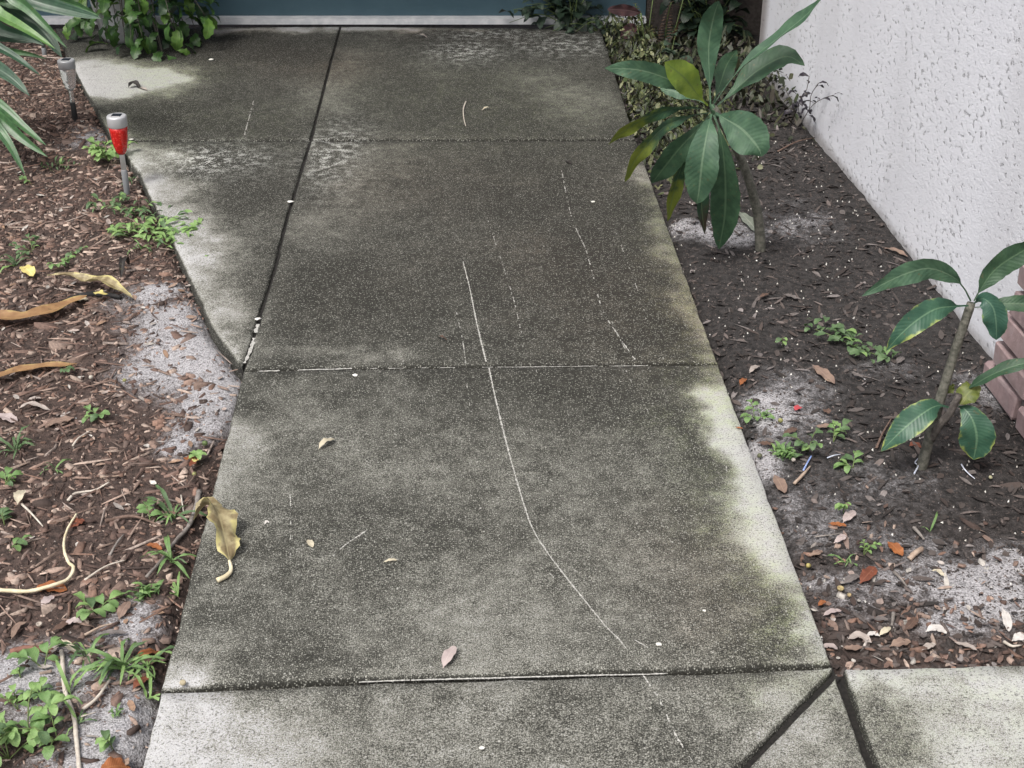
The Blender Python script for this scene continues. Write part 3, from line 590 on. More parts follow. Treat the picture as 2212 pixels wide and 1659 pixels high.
def solar_light(base, lens, label, tall=.262, stake2=GREYP, tilt=(0, 0), tube_mat=WHP):
    r = empty('solar_light', base); tag(r, label, 'garden light', 'solar stake lights along the path edge')
    x0, y0, z0 = base; h = tall
    def at(z): return (x0+tilt[0]*z, y0+tilt[1]*z, z0)
    mb = MB(); lathe(mb, [(.004, -.02), (.0105, .002), (.0105, h*.30), (.0095, h*.31)], at(.03), 10); mb.obj('stake', stake2, r)
    mb = MB(); lathe(mb, [(.0085, h*.30), (.0085, h*.52), (.012, h*.53)], at(.1), 14); mb.obj('stem', tube_mat, r)
    mb = MB(); lathe(mb, [(.012, h*.515), (.0175, h*.55), (.0225, h*.62), (.0265, h*.72), (.0288, h*.82), (.0292, h*.868)], at(.18), 24); ln = mb.obj('lens', lens, r)
    mb = MB(); lathe(mb, [(.0300, h*.865), (.0312, h*.872), (.0318, h*.975), (.0315, h*.99), (.0295, h), (.027, h*1.002), (.0005, h*1.003)], at(.23), 28); cp_ = mb.obj('cap', SIL, r)
    mb = MB(); q = .0145; c = Vector(at(.26)); z = h*1.003+.0012
    mb.add([c+Vector((a*q, b*q, z-.001*(s_ == 0))) for s_ in (1,) for a, b in ((-1, -1), (1, -1), (1, 1), (-1, 1))]+[c+Vector((a*q*1.1, b*q*1.1, z-.002)) for a, b in ((-1, -1), (1, -1), (1, 1), (-1, 1))], [(0, 1, 2, 3), (0, 4, 5, 1), (1, 5, 6, 2), (2, 6, 7, 3), (3, 7, 4, 0)]); mb.obj('solar_panel', PANEL, cp_, False)
    return r
solar_light(B(275, 418), REDL, 'red lensed solar stake light with silver cap beside the flared path edge', .265)
solar_light(B(163, 262), CLR, 'clear lensed solar stake light with silver cap beyond the red one', .235, BLKP, tube_mat=CLR)
solar_light(B(97, 121), CLR, 'far small clear solar light half hidden behind the strap leaves', .12, GREYP, tube_mat=GREYP)

# ------------------------------------------------------------------ large leaved plants in the right bed
def plant_leaf(parent, spine, Y0, wpx, mat, roll=0, fold=.22, petiole=.1, wave=.004, prof=prof_obovate, ser=.03, n=20, m=8, curl=0, facing=CAMV, name='leaf', ph=None):
    pts = [P(a, b, Y0+c_) for a, b, c_ in spine]; mid = pts[len(pts)//2]
    wd = wpx*((mid-CAMV).dot(Vector((0, CP, -SP))))/FPX
    mb = MB(); leaf_geo(mb, pts, wd, facing, roll, fold, petiole, prof, n, m, wave, ser, curl, ph); return mb.obj(name, mat, parent)
BARK = mottled('grey_green_bark', (.075, .075, .060), (.155, .15, .125), 90, .85, .7, .003)
BARKD = mottled('brown_grey_bark', (.055, .047, .042), (.12, .105, .095), 90, .85, .7, .003)
LG = leafmat('leaf_bluegreen', (.074, .150, .084), (.044, .100, .058), (.18, .27, .17), nveins=20, rough=.55)
LGD = leafmat('leaf_darkgreen', (.050, .110, .055), (.030, .072, .038), (.12, .20, .11), nveins=20, rough=.55)
LGY = leafmat('leaf_yellowgreen', (.24, .33, .045), (.17, .26, .036), (.11, .17, .05), nveins=20, rough=.5, trans=.4)
LGT = leafmat('leaf_browntip', (.040, .10, .055), (.024, .065, .036), (.13, .20, .09), tip=(.045, .038, .026), tip_from=.62)
LGE = leafmat('leaf_variegated', (.055, .135, .082), (.034, .095, .060), (.17, .29, .17), edge=(.34, .40, .11), edge_from=.78)
LGE2 = leafmat('leaf_variegated_faint', (.060, .14, .095), (.036, .10, .070), (.15, .26, .17), edge=(.22, .32, .10), edge_from=.9)
LYT = leafmat('leaf_yellow_tip', (.042, .10, .050), (.028, .07, .036), (.12, .19, .09), tip=(.16, .20, .03), tip_from=.45)
LYB = leafmat('leaf_sick_yellow', (.17, .19, .035), (.10, .13, .03), (.20, .22, .06), tip=(.05, .05, .02), tip_from=.85)
pb = B(1645, 540); YA = pb.y
A_ = empty('broad_leaf_plant', pb); tag(A_, 'large rosette plant with blue green paddle leaves on a curved stem overhanging the path', 'plant')
mb = MB(); tube(mb, [pb-Vector((0, 0, .03)), P(1641, 500, YA), P(1632, 440, YA), P(1604, 350, YA-.02), P(1565, 275, YA-.05), P(1541, 232, YA-.06)], lambda q: .0165-.006*q, 9, 24, .05); mb.obj('stem', BARK, A_)
mb = MB(); tube(mb, [P(1548, 250, YA-.055), P(1541, 236, YA-.06), P(1537, 226, YA-.055)], lambda q: .013-.006*q, 8, 6, .1); mb.obj('growing_tip', LGD, A_)
yA = YA-.06
for sp_, wp, mt, ro, fo, pe, ex in [
    ([(1527, 224, 0), (1500, 204, -.02), (1455, 176, -.05), (1385, 152, -.07), (1306, 147, -.06)], 47, LG, .25, .2, .12, {}),
    ([(1528, 226, .02), (1490, 208, .06), (1455, 197, .09), (1425, 190, .1)], 30, LG, -.3, .25, .2, {}),
    ([(1529, 228, -.01), (1508, 206, -.03), (1478, 168, -.07), (1436, 134, -.10)], 64, LGY, -.2, .15, .12, {}),
    ([(1535, 226, .02), (1533, 180, .04), (1531, 100, .05), (1541, 40, .03), (1553, 2, -.02)], 54, LG, .12, .35, .14, {'wave': .006}),
    ([(1541, 222, .05), (1556, 180, .10), (1570, 140, .13), (1592, 108, .13)], 44, LGD, -.3, .2, .15, {}),
    ([(1543, 224, 0), (1575, 178, .0), (1620, 130, .0), (1690, 75, -.02), (1742, 32, -.05), (1780, -8, -.1)], 40, LG, .95, .55, .18, {}),
    ([(1550, 228, .01), (1590, 192, .03), (1640, 150, .04), (1698, 122, .03), (1738, 142, 0)], 58, LGD, .55, .3, .1, {'wave': .006}),
    ([(1546, 244, -.02), (1566, 256, -.05), (1604, 280, -.09), (1637, 318, -.12), (1645, 338, -.12)], 88, LG, -.15, .18, .08, {}),
    ([(1537, 246, -.04), (1530, 275, -.10), (1518, 340, -.15), (1510, 410, -.15), (1505, 440, -.14)], 74, LG, .1, .25, .08, {'wave': .005}),
    ([(1542, 248, -.02), (1556, 290, -.05), (1566, 370, -.06), (1566, 460, -.04), (1553, 538, -.01)], 66, LGD, -.1, .22, .1, {}),
    ([(1534, 246, -.02), (1506, 280, -.05), (1468, 320, -.07), (1432, 365, -.06), (1408, 396, -.04)], 60, LGD, .5, .3, .1, {}),
    ([(1531, 237, -.02), (1490, 232, -.05), (1440, 238, -.08), (1378, 264, -.10), (1340, 290, -.09), (1314, 312, -.07)], 34, LYT, .75, .4, .12, {'wave': .005}),
    ([(1531, 243, -.03), (1485, 252, -.08), (1435, 274, -.12), (1398, 312, -.14), (1368, 352, -.13), (1350, 393, -.11)], 36, LYT, .6, .4, .12, {'wave': .005}),
    ([(1520, 262, -.02), (1492, 310, -.03), (1462, 390, -.02), (1442, 478, 0)], 36, LYT, .6, .5, .1, {}),
    ([(1532, 262, -.06), (1515, 360, -.05), (1515, 440, -.04), (1522, 506, -.03)], 34, LGT, .5, .7, .1, {})]:
    plant_leaf(A_, sp_, yA, wp, mt, ro, fo, pe, **ex)

pb2 = B(1989, 1012); YB = pb2.y
B_ = empty('young_forked_plant', pb2); tag(B_, 'young forked plant with yellow edged leaves beside the pinkish brick wing', 'plant')
mb = MB(); tube(mb, [pb2-Vector((0, 0, .03)), P(1996, 990, YB), P(2026, 880, YB+.01), P(2064, 756, YB+.02), P(2088, 685, YB+.02), P(2098, 655, YB+.02)], lambda q: .0128-.0035*q, 9, 26, .05); mb.obj('stem', BARK, B_)
mb = MB(); tube(mb, [P(2010, 950, YB+.004), P(2028, 920, YB-.01), P(2052, 892, YB-.02), P(2072, 852, YB-.02)], lambda q: .0105-.003*q, 8, 14, .05); mb.obj('branch', BARKD, B_)
for sp_, wp, mt, ro, fo, pe, ex in [
    ([(2097, 650, 0), (2082, 622, -.01), (2058, 598, -.02), (2010, 580, -.03), (1960, 590, -.04), (1905, 615, -.05), (1862, 640, -.05)], 52, LG, .35, .25, .2, {'prof': prof_lance}),
    ([(2092, 660, -.01), (2060, 662, -.03), (2020, 668, -.05), (1975, 696, -.07), (1938, 730, -.07), (1914, 758, -.06)], 56, LGE, .1, .25, .14, {'wave': .004, 'prof': prof_lance}),
    ([(2104, 650, .01), (2118, 625, .02), (2150, 582, .03), (2210, 542, .03), (2280, 512, .02)], 56, LGD, -.35, .3, .1, {'prof': prof_lance}),
    ([(2104, 655, -.01), (2124, 645, -.04), (2145, 664, -.06), (2152, 700, -.065), (2152, 734, -.06)], 54, LGE2, -.2, .3, .06, {}),
    ([(2104, 664, 0), (2130, 662, 0), (2175, 656, -.01), (2235, 660, -.02), (2290, 684, -.03)], 36, LGD, .2, .25, .12, {'prof': prof_lance}),
    ([(2076, 850, -.02), (2100, 834, -.03), (2150, 806, -.05), (2215, 784, -.06), (2290, 770, -.06)], 32, LGD, .5, .35, .1, {'prof': prof_lance}),
    ([(2118, 828, -.01), (2100, 842, -.03), (2084, 858, -.04), (2074, 874, -.045)], 48, LYB, -.2, .2, .05, {'wave': .006}),
    ([(2060, 850, 0), (2052, 840, .01), (2048, 832, .02)], 26, LYB, .2, .2, .05, {}),
    ([(2056, 882, -.02), (2028, 876, -.03), (1998, 890, -.05), (1950, 928, -.07), (1903, 975, -.07)], 62, LGE, -.1, .18, .14, {'prof': prof_lance}),
    ([(2070, 878, -.02), (2082, 882, -.04), (2100, 905, -.06), (2110, 945, -.07), (2103, 993, -.065)], 78, LGE, .1, .2, .06, {})]:
    plant_leaf(B_, sp_, YB+.02, wp, mt, ro, fo, pe, **ex)

# ------------------------------------------------------------------ strap leaved palm at the left margin
PAL = leafmat('palm_green', (.075, .165, .065), (.045, .11, .045), (.11, .22, .10), nveins=2, rough=.38, trans=.15)
PALB = leafmat('palm_bright', (.16, .29, .095), (.10, .21, .06), (.20, .34, .13), nveins=2, rough=.36, trans=.25)
PALD = leafmat('palm_dark', (.036, .088, .048), (.022, .060, .034), (.06, .12, .07), nveins=2, rough=.4, trans=.1)
YP = 4.75; pp = G(-330, 300, -.03)
palm = empty('strap_leaf_palm', pp); tag(palm, 'green palm with long folded strap leaves reaching in from the left edge', 'palm')
hub = P(-260, 110, YP+.1)
mb = MB(); tube(mb, [pp-Vector((0, 0, .05)), (pp+hub)/2+Vector((.03, 0, 0)), hub], lambda q: .05-.02*q, 10, 12, .1); mb.obj('trunk', BARKD, palm)
for sp_, wp, mt, ro, fo in [
    ([(-60, 5, .0), (0, 34, -.05), (62, 68, -.12), (119, 105, -.16)], 30, PALB, .5, .6), ([(-40, -30, .05), (37, 2, 0), (76, 32, -.05), (145, 104, -.1)], 28, PAL, -.3, .6),
    ([(0, -20, .1), (66, 0, .08), (138, 20, .05), (219, 40, 0)], 42, PALD, .2, .5), ([(-20, -30, .12), (80, -10, .1), (160, 10, .08), (215, 34, .05)], 36, PAL, -.3, .6), ([(-60, 0, .15), (40, 30, .12), (95, 70, .08), (134, 124, .02)], 52, PALD, .1, .4),
    ([(-80, 70, 0), (0, 104, -.04), (49, 134, -.08), (88, 164, -.1)], 22, PALD, .3, .6), ([(-60, 95, .05), (15, 109, .02), (60, 116, 0), (101, 127, -.02)], 18, PAL, -.2, .6), ([(-80, 110, 0), (-5, 148, -.08), (32, 174, -.12), (64, 207, -.16)], 38, PALD, .1, .5),
    ([(-90, 170, -.05), (0, 230, -.15), (49, 273, -.2), (100, 314, -.25)], 28, PAL, .3, .6), ([(-90, 190, -.05), (0, 255, -.2), (50, 300, -.25), (103, 339, -.3)], 30, PAL, -.25, .55), ([(-70, 210, -.1), (-12, 270, -.25), (22, 315, -.3), (54, 378, -.35)], 28, PAL, .1, .5),
    ([(-60, -10, .1), (20, 10, .08), (70, 24, .04)], 26, PAL, .2, .5), ([(-60, 40, .08), (10, 66, .04), (60, 80, .02), (96, 98, 0)], 30, PALD, -.2, .5), ([(-80, 50, .1), (-20, 75, .08), (30, 85, .06), (75, 92, .05)], 30, PALD, .4, .5)]:
    pts = [hub]+[P(a, b, YP+c_) for a, b, c_ in sp_]; wd = wp*.0016
    mb = MB(); leaf_geo(mb, pts, wd, CAMV, ro, fo, .05, prof_strap, 20, 6, 0, 0, 0); mb.obj('leaf', mt, palm)

# ------------------------------------------------------------------ shared small leaf shapes
def leafshape(name, prof=prof_ellip, ser=0, wave=.03, fold=.25, droop=.25, w_=.5, n=8, m=4):
    mb = MB(); leaf_geo(mb, [Vector((0, 0, 0)), Vector((.33, 0, .10)), Vector((.7, 0, .06)), Vector((1, 0, -droop))], w_, UP, 0, fold, .08, prof, n, m, wave, ser); return mb.mesh(name)
def inst(name, me, parent, loc, size, az, pitch=0, roll=0, ploc=None):
    o = bpy.data.objects.new(name, me); COL.objects.link(o); o.parent = parent; o.matrix_parent_inverse = Matrix.Translation(-Vector(parent.location))
    o.matrix_basis = Matrix.Translation(loc) @ Matrix.Rotation(az, 4, 'Z') @ Matrix.Rotation(-pitch, 4, 'Y') @ Matrix.Rotation(roll, 4, 'X') @ Matrix.Scale(size, 4); return o
SHW = [leafmat('shrub_green', (.058, .130, .030), (.030, .078, .020), (.10, .18, .05), nveins=10), leafmat('shrub_dark', (.024, .060, .020), (.014, .038, .014), (.05, .09, .03), nveins=10), leafmat('shrub_bright', (.125, .235, .045), (.080, .17, .032), (.17, .27, .07), nveins=10)]
def variants(nm, mats, k=2, **kw):
    out = []
    for m_ in mats:
        for _ in range(k):
            me = leafshape(nm, **kw); me.materials.append(m_); me.polygons.foreach_set('use_smooth', [True]*len(me.polygons)); out.append(me)
    return out
# potted shrub left of the door
POT = mottled('white_glaze', (.62, .63, .66), (.74, .75, .77), 12, .35, .1)
pc = G(275, 82, 0); pot = empty('planter_pot', pc); tag(pot, 'pale white tapered planter pot behind the drooping shrub', 'pot')
mb = MB(); lathe(mb, [(.10, 0), (.112, .02), (.15, .24), (.172, .40), (.185, .41), (.185, .45), (.165, .45), (.158, .41)], pc, 28); mb.obj('body', POT, pot)
mb = MB(); lathe(mb, [(.157, .40), (.157, .412)], pc, 20); mb.obj('soil', DIRT, pot)
shrub = empty('drooping_shrub', pc+Vector((0, 0, .42))); tag(shrub, 'shrub with toothed green leaves drooping over the path left of the teal door', 'shrub')
SHL = variants('leaf', SHW, 2, prof=prof_ellip, ser=.22, w_=.52, n=10, wave=.04)
rs = random.Random(5); tips = []
for k in range(46):
    bx_ = rs.uniform(158, 468); lowy = np.interp(bx_, [150, 200, 260, 320, 400, 440, 475], [62, 92, 112, 126, 118, 104, 62]); by_ = lowy-abs(rs.gauss(0, 55)) if k < 38 else rs.uniform(-90, -20)
    e = P(bx_, by_, pc.y-.10-rs.uniform(0, .30)+.16*abs(bx_-310)/160); e.z = max(.03, e.z); s0 = pc+Vector((rs.uniform(-.08, .08), rs.uniform(-.08, .08), .42))
    mpt = (s0+e)/2; mpt.z = max(s0.z, e.z)+rs.uniform(.03, .14); tips.append((s0, mpt, e)); mb = MB(); tube(mb, [s0, mpt, e], lambda q: .004-.0025*q, 5, 8); mb.obj('twig', BARKD, shrub)
cnt = 0
for s0, mpt, e in tips:
    cv = catmull([s0, mpt, e], 9)
    for k in range(4, 10):
        for sgn in (-1, 1):
            if cnt >= 298 or rs.random() < .44: continue
            d = (cv[k]-cv[k-1]).normalized(); az = math.atan2(d.y, d.x)+sgn*rs.uniform(.4, 1.2); cnt += 1
            w_ = rs.random(); me = SHL[(0 if w_ < .5 else 2 if w_ < .72 else 4)+rs.randint(0, 1)]
            inst('leaf', me, shrub, cv[k]+Vector((rs.uniform(-.015, .015), rs.uniform(-.015, .015), rs.uniform(-.015, .015))), rs.uniform(.06, .105), az, -.5+rs.uniform(-.7, .5), rs.uniform(-.6, .6))

# ------------------------------------------------------------------ weeds
WG = leafmat('weed_green', (.21, .34, .125), (.15, .27, .09), (.20, .31, .12), nveins=8, rough=.5, trans=.25)
WD = leafmat('weed_dark', (.125, .205, .09), (.085, .15, .065), (.11, .18, .08), nveins=8, rough=.5, trans=.2)
WBL = leafmat('weed_bright', (.30, .46, .17), (.23, .38, .125), (.27, .42, .15), nveins=8, rough=.5, trans=.3)
STEM = plain('weed_stem', (.12, .17, .055), .6)
WOV = variants('leaf', [WG, WD, WBL], 2, prof=prof_ellip, ser=.05, w_=.62, wave=.03); WLA = variants('leaf', [WG, WD, WBL], 2, prof=prof_lance, w_=.30, wave=.02); WBLADE = variants('blade', [WG, WD, WBL], 2, prof=prof_strap, w_=.095, n=8, m=2, droop=.35)
rw = random.Random(21)
def leafpick(L, tone): return L[2*(tone if rw.random() < .7 else rw.choice((0, 1, 2)))+rw.randint(0, 1)]
def weed(px, py, label, kind='broad', n=8, spread=.04, size=.03, height=.03, tone=0, on_path=False, name=None, cat='weed', grp='weeds in the beds'):
    b = B(px, py) if not on_path else G(px, py, 0); r = empty(name or {'broad': 'leafy_weed', 'grass': 'grass_tuft', 'creeper': 'creeping_weed', 'feather': 'feathery_weed'}[kind], b); tag(r, label, cat, grp)
    if kind == 'grass':
        for k in range(n):
            az = rw.uniform(0, 6.28); inst('blade', leafpick(WBLADE, tone), r, b+Vector((rw.uniform(-1, 1), rw.uniform(-1, 1), 0))*spread*.2, size*.72*rw.uniform(.5, 1.3), az, rw.uniform(.05, .9), rw.uniform(-.4, .4))
    elif kind == 'feather':
        for k in range(n):
            az = rw.uniform(0, 6.28); a = b+Vector((math.cos(az), math.sin(az), 0))*spread*rw.random(); inst('blade', leafpick(WLA, tone), r, a, size*rw.uniform(.5, 1.1), rw.uniform(0, 6.28), rw.uniform(.3, 1.3), rw.uniform(-.5, .5))
    else:
        ns = max(1, n//4)
        for s_ in range(ns):
            az = rw.uniform(0, 6.28); L = spread*rw.uniform(.5, 1); up_ = height*rw.uniform(.5, 1.1); e = b+Vector((math.cos(az)*L, math.sin(az)*L, up_)); m_ = (b+e)/2+Vector((0, 0, up_*.35))
            mb = MB(); tube(mb, [b, m_, e], .0012, 5, 6); mb.obj('stem', STEM, r); cv = catmull([b, m_, e], 6)
            for k in range(max(2, n//ns)):
                p = cv[min(6, 2+k)] if k < 5 else cv[6]; a2 = az+(1 if k % 2 else -1)*rw.uniform(.5, 1.5) if k < n//ns-1 else az
                inst('leaf', leafpick(WOV if kind == 'broad' else WLA, tone), r, p, size*.68*rw.uniform(.55, 1.2), a2, rw.uniform(-.1, .45), rw.uniform(-.3, .3))
    return r
def creeper(pxs, label, n=26, size=.026, tone=0, spread=.05, shape=None):
    b = B(*pxs[0]); r = empty('creeping_weed', b); tag(r, label, 'weed', 'weeds in the beds'); cv = catmull([B(*p, .012) for p in pxs], n)
    mb = MB(); tube(mb, cv[::3]+[cv[-1]], .0011, 5); mb.obj('stem', STEM, r)
    for k in range(n):
        for q in range(2):
            p = cv[k]+Vector((rw.uniform(-1, 1)*spread, rw.uniform(-1, 1)*spread*1.3, rw.uniform(0, .018))); inst('leaf', leafpick(shape or WLA, tone), r, p, size*rw.uniform(.6, 1.2), rw.uniform(0, 6.28), rw.uniform(-.1, .5), rw.uniform(-.4, .4))
    return r
for a in [
    (235, 350, 'bright leafy weed clump just left of the red solar light', 'broad', 44, .09, .060, .06, 2), (282, 392, 'small green tuft right behind the red light stake', 'grass', 9, .03, .06, .05, 1),
    (130, 358, 'faint sparse weed below the strap leaf tips', 'feather', 26, .07, .03, .02, 1), (70, 400, 'dull low weed sprig near the lowest strap leaf', 'broad', 6, .05, .03, .02, 1),
    (72, 545, 'dark leafy weed at the left edge above the yellow petal', 'broad', 18, .08, .034, .03, 1), (125, 580, 'green leafy weed right of the pale yellow petal', 'broad', 14, .05, .034, .03, 0), (35, 575, 'thin grass tuft left of the pale yellow petal', 'grass', 7, .02, .09, .08, 1), (165, 545, 'dull creeping weed in the middle of the mulch', 'broad', 9, .06, .03, .015, 1),
    (305, 540, 'upright grass tuft below the creeping weeds at path edge', 'grass', 9, .02, .07, .06, 0), (445, 588, 'tiny pale weed by the wedge slab edge', 'broad', 4, .02, .026, .015, 0), (450, 560, 'tiny weed seedling touching the wedge slab edge', 'broad', 4, .02, .022, .015, 2),
    (140, 802, 'small dark weed sprig above the lower orange strap leaf', 'broad', 6, .03, .03, .015, 1), (215, 900, 'green weed sprig lying in the mulch beside the sand', 'broad', 12, .05, .036, .02, 0), (35, 975, 'spreading grass clump at the left edge of the mulch', 'grass', 14, .03, .085, .04, 1), (120, 1015, 'broad bladed grass sprig left of the long pale twig', 'grass', 7, .02, .07, .03, 0),
    (12, 1055, 'leafy weed cut by the left edge beside the round pale leaf', 'broad', 8, .03, .036, .03, 0), (10, 1135, 'dark round weed cut by the left edge above the vine', 'broad', 8, .03, .034, .03, 1), (325, 1130, 'broad green leaves above the brown stick', 'broad', 6, .035, .042, .02, 0), (375, 1120, 'thin seeding grass tuft beside the grey bark strip', 'grass', 14, .02, .10, .10, 1), (372, 1215, 'spiky grass tuft growing between bark strip and path', 'grass', 14, .02, .085, .06, 0), (385, 1290, 'bright grass seedling rooted in the path edge gap', 'grass', 7, .01, .07, .06, 2),
    (310, 1290, 'fine leaved green clump right of the brown mulch leaf', 'feather', 30, .03, .034, .04, 0), (210, 1328, 'broad leaved weed in the mulch below the orange leaf', 'broad', 12, .05, .042, .03, 0), (190, 1420, 'dark grass clump above the white twig', 'grass', 12, .03, .075, .04, 1), (270, 1442, 'large spreading grass clump near the path edge', 'grass', 22, .05, .10, .05, 0), (320, 1440, 'grass tuft arching over the orange leaf by the path', 'grass', 10, .02, .085, .05, 2), (320, 1512, 'yellow green grass seedling at the path edge low down', 'grass', 7, .02, .075, .05, 2),
    (95, 1445, 'pale broad leaved weed on grey sand', 'broad', 8, .05, .05, .03, 0), (88, 1508, 'round leaved rosette weed left of the white twig', 'broad', 9, .025, .034, .03, 2), (150, 1500, 'strap bladed bright seedling crossed by the white twig', 'grass', 6, .02, .085, .05, 2), (45, 1465, 'single pale green weed leaf on the sand', 'broad', 3, .01, .03, .015, 2), (245, 1620, 'four leaved bright weed on sand near the bottom', 'broad', 6, .015, .040, .03, 2), (60, 1590, 'dense round leaved weed patch in the bottom left corner', 'broad', 40, .11, .040, .06, 2), (20, 1640, 'tangled green weed at the very bottom left corner', 'broad', 26, .08, .036, .05, 0), (125, 1600, 'toothed leaf weed beside the bottom weed patch', 'broad', 14, .07, .046, .05, 0), (40, 1535, 'small trefoil weed above the bottom left patch', 'broad', 9, .04, .032, .03, 2), (172, 1562, 'pale sprouting weed where the white twig bends', 'grass', 6, .02, .06, .04, 2), (250, 1545, 'tiny feathery weed on sand right of the forked twig', 'feather', 12, .012, .018, .02, 0), (20, 1190, 'leafy weed at the left edge above the yellow vine', 'broad', 6, .03, .034, .03, 0),
    (1690, 748, 'small bright seedling alone on dark soil', 'broad', 5, .02, .03, .03, 2), (1630, 905, 'weed sprig beside the pale slab edge', 'broad', 12, .045, .036, .03, 0), (1645, 900, 'second weed sprig leaning over grey sand by the slab', 'grass', 6, .02, .06, .03, 0), (1692, 985, 'feathery green clump on grey sand near the slab', 'feather', 46, .026, .030, .05, 0), (1745, 975, 'dull leafy weed right of the feathery clump', 'broad', 16, .06, .032, .04, 1), (1800, 955, 'weed with long leaves left of the young forked plant', 'broad', 10, .04, .042, .03, 1), (1842, 1012, 'star shaped weed right of the blue plastic strip', 'broad', 9, .03, .044, .02, 0), (1822, 1110, 'bright seedling with a tall thin stem', 'broad', 7, .02, .028, .06, 2), (1866, 1200, 'bright round leaved seedling above the red brown leaf', 'broad', 10, .022, .026, .03, 2), (1830, 1215, 'thin pale weed left of the bright round seedling', 'grass', 6, .02, .05, .02, 0), (2010, 1150, 'single thin grass blade in the dark litter', 'grass', 2, .01, .06, .05, 0)]:
    weed(*a)
creeper([(215, 455), (260, 450), (300, 470), (350, 478), (385, 470)], 'upper creeping weed reaching the wedge slab below the red light', 34, .042, 1, .045)
creeper([(255, 520), (300, 505), (345, 505), (385, 510), (420, 500)], 'bright creeping weed spilling onto the wedge slab', 46, .046, 2, .045)
creeper([(330, 520), (360, 535), (378, 545)], 'short bright creeper tip at the wedge slab edge', 12, .036, 2, .02)
creeper([(1760, 720), (1800, 735), (1850, 760), (1920, 785)], 'dark creeping weed across the soil between the two plants', 34, .030, 1, .03, WOV)

# ------------------------------------------------------------------ alcove plants by the door
GCM = vcol_mat('groundcover_leaf', nz=.25, rough=.55)
def gc(rg_seed, n, xr, yr, zfun, keep, pal, size, name, label, cat):
    o = scatter(name, n, xr, yr, LEAVES, lambda rg, k, x, y: (rg.uniform(*size, k), rg.uniform(size[0]*.5, size[1]*.55, k), rg.uniform(.01, .02, k)), pal, keep, .0, .9, GCM, seed=rg_seed)
    me = o.data; co = np.zeros(len(me.vertices)*3, np.float32); me.vertices.foreach_get('co', co); co = co.reshape(-1, 3); q = np.repeat(np.random.default_rng(rg_seed).random(len(co)//15+1), 15)[:len(co)]
    co[:, 2] += zfun(co[:, 0], co[:, 1])*q; me.vertices.foreach_set('co', co.ravel()); me.update(); tag(o, label, cat, kind='stuff'); return o
gcp = gpts([(1330, 110), (1350, 180), (1420, 235), (1455, 300), (1440, 350)], -.03)
gc(31, 24000, (.3, 1.6), (4.0, 6.4), lambda x, y: .22*np.exp(-(poly_d(x, y, gcp)/.25)**2), lambda x, y: np.clip(1.3*np.exp(-(poly_d(x, y, gcp)/.19)**2)-.05, 0, 1), [(.062, .085, .026), (.042, .063, .02), (.095, .115, .04), (.024, .037, .014), (.17, .18, .085), (.022, .021, .013), (.015, .023, .01)], (.010, .028), 'ground_cover', 'yellow green small leaved ground cover along the far path edge', 'ground cover')
gcb = gpts([(1500, 160), (1560, 140), (1610, 200), (1700, 245)], -.05)
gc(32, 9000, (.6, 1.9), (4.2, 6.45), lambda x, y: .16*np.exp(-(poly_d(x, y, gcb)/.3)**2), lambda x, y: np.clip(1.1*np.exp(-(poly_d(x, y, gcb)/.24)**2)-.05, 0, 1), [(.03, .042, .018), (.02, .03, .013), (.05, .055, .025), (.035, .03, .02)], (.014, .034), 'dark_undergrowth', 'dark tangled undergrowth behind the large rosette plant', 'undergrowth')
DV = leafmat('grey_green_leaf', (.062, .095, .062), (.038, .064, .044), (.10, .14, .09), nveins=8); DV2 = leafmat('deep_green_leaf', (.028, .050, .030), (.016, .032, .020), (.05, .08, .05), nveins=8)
DVL = variants('leaf', [DV, DV2], 3, prof=prof_ellip, ser=.06, w_=.55, wave=.03)
def bush(px, py, lift, label, box, n, size, Ls, name='bushy_plant', cat='plant', seed=3, stems=8, grp=None, base=None, stemmat=None):
    b = base or B(px, py); r = empty(name, b); tag(r, label, cat, grp); rr = random.Random(seed)
    for k in range(stems):
        x_, y_ = rr.uniform(box[0], box[2]), rr.uniform(box[1], box[3]); e = P(x_, y_, b.y+rr.uniform(-.08, .10)); m_ = (b+e)/2+Vector((0, 0, .05)); mb = MB(); tube(mb, [b+Vector((rr.uniform(-.03, .03), rr.uniform(-.03, .03), 0)), m_, e], lambda q: .003-.0018*q, 5, 8); mb.obj('stem', stemmat or STEM, r)
        cv = catmull([b, m_, e], 8)
        for q in range(n//stems):
            p = cv[rr.randint(2, 8)]; inst('leaf', rr.choice(Ls), r, p+Vector((rr.uniform(-.02, .02), rr.uniform(-.02, .02), rr.uniform(-.02, .02))), size*rr.uniform(.6, 1.2), rr.uniform(0, 6.28), rr.uniform(-.6, .5), rr.uniform(-.5, .5))
    return r
bush(1235, 62, 0, 'grey green leafy plant crowding the right end of the door', (1100, -50, 1300, 62), 130, .075, DVL, seed=4, stems=22, base=G(1235, 60, 0)+Vector((0, 0, 0)))
bush(1330, 95, 0, 'low grey green vine hugging the far path corner', (1170, 48, 1310, 75), 40, .05, DVL[:3], seed=5, stems=10, name='vine_plant', base=G(1310, 74, -.02))
bush(1445, 170, 0, 'small upright plant with rounded grey green leaves behind the ground cover', (1415, 75, 1500, 150), 34, .055, DVL[:3], seed=6, stems=6)
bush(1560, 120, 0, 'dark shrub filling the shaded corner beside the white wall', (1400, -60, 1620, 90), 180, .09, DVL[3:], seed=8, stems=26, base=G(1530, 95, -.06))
FERN = leafmat('fern_yellow', (.095, .09, .035), (.06, .06, .026), (.12, .11, .05), nveins=3); FERNR = leafmat('fern_rust', (.085, .045, .024), (.05, .028, .018), (.11, .07, .04), nveins=3)
FL = [variants('leaflet', [FERN], 2, prof=prof_lance, w_=.26, n=5, m=2), variants('leaflet', [FERNR], 2, prof=prof_lance, w_=.26, n=5, m=2)]
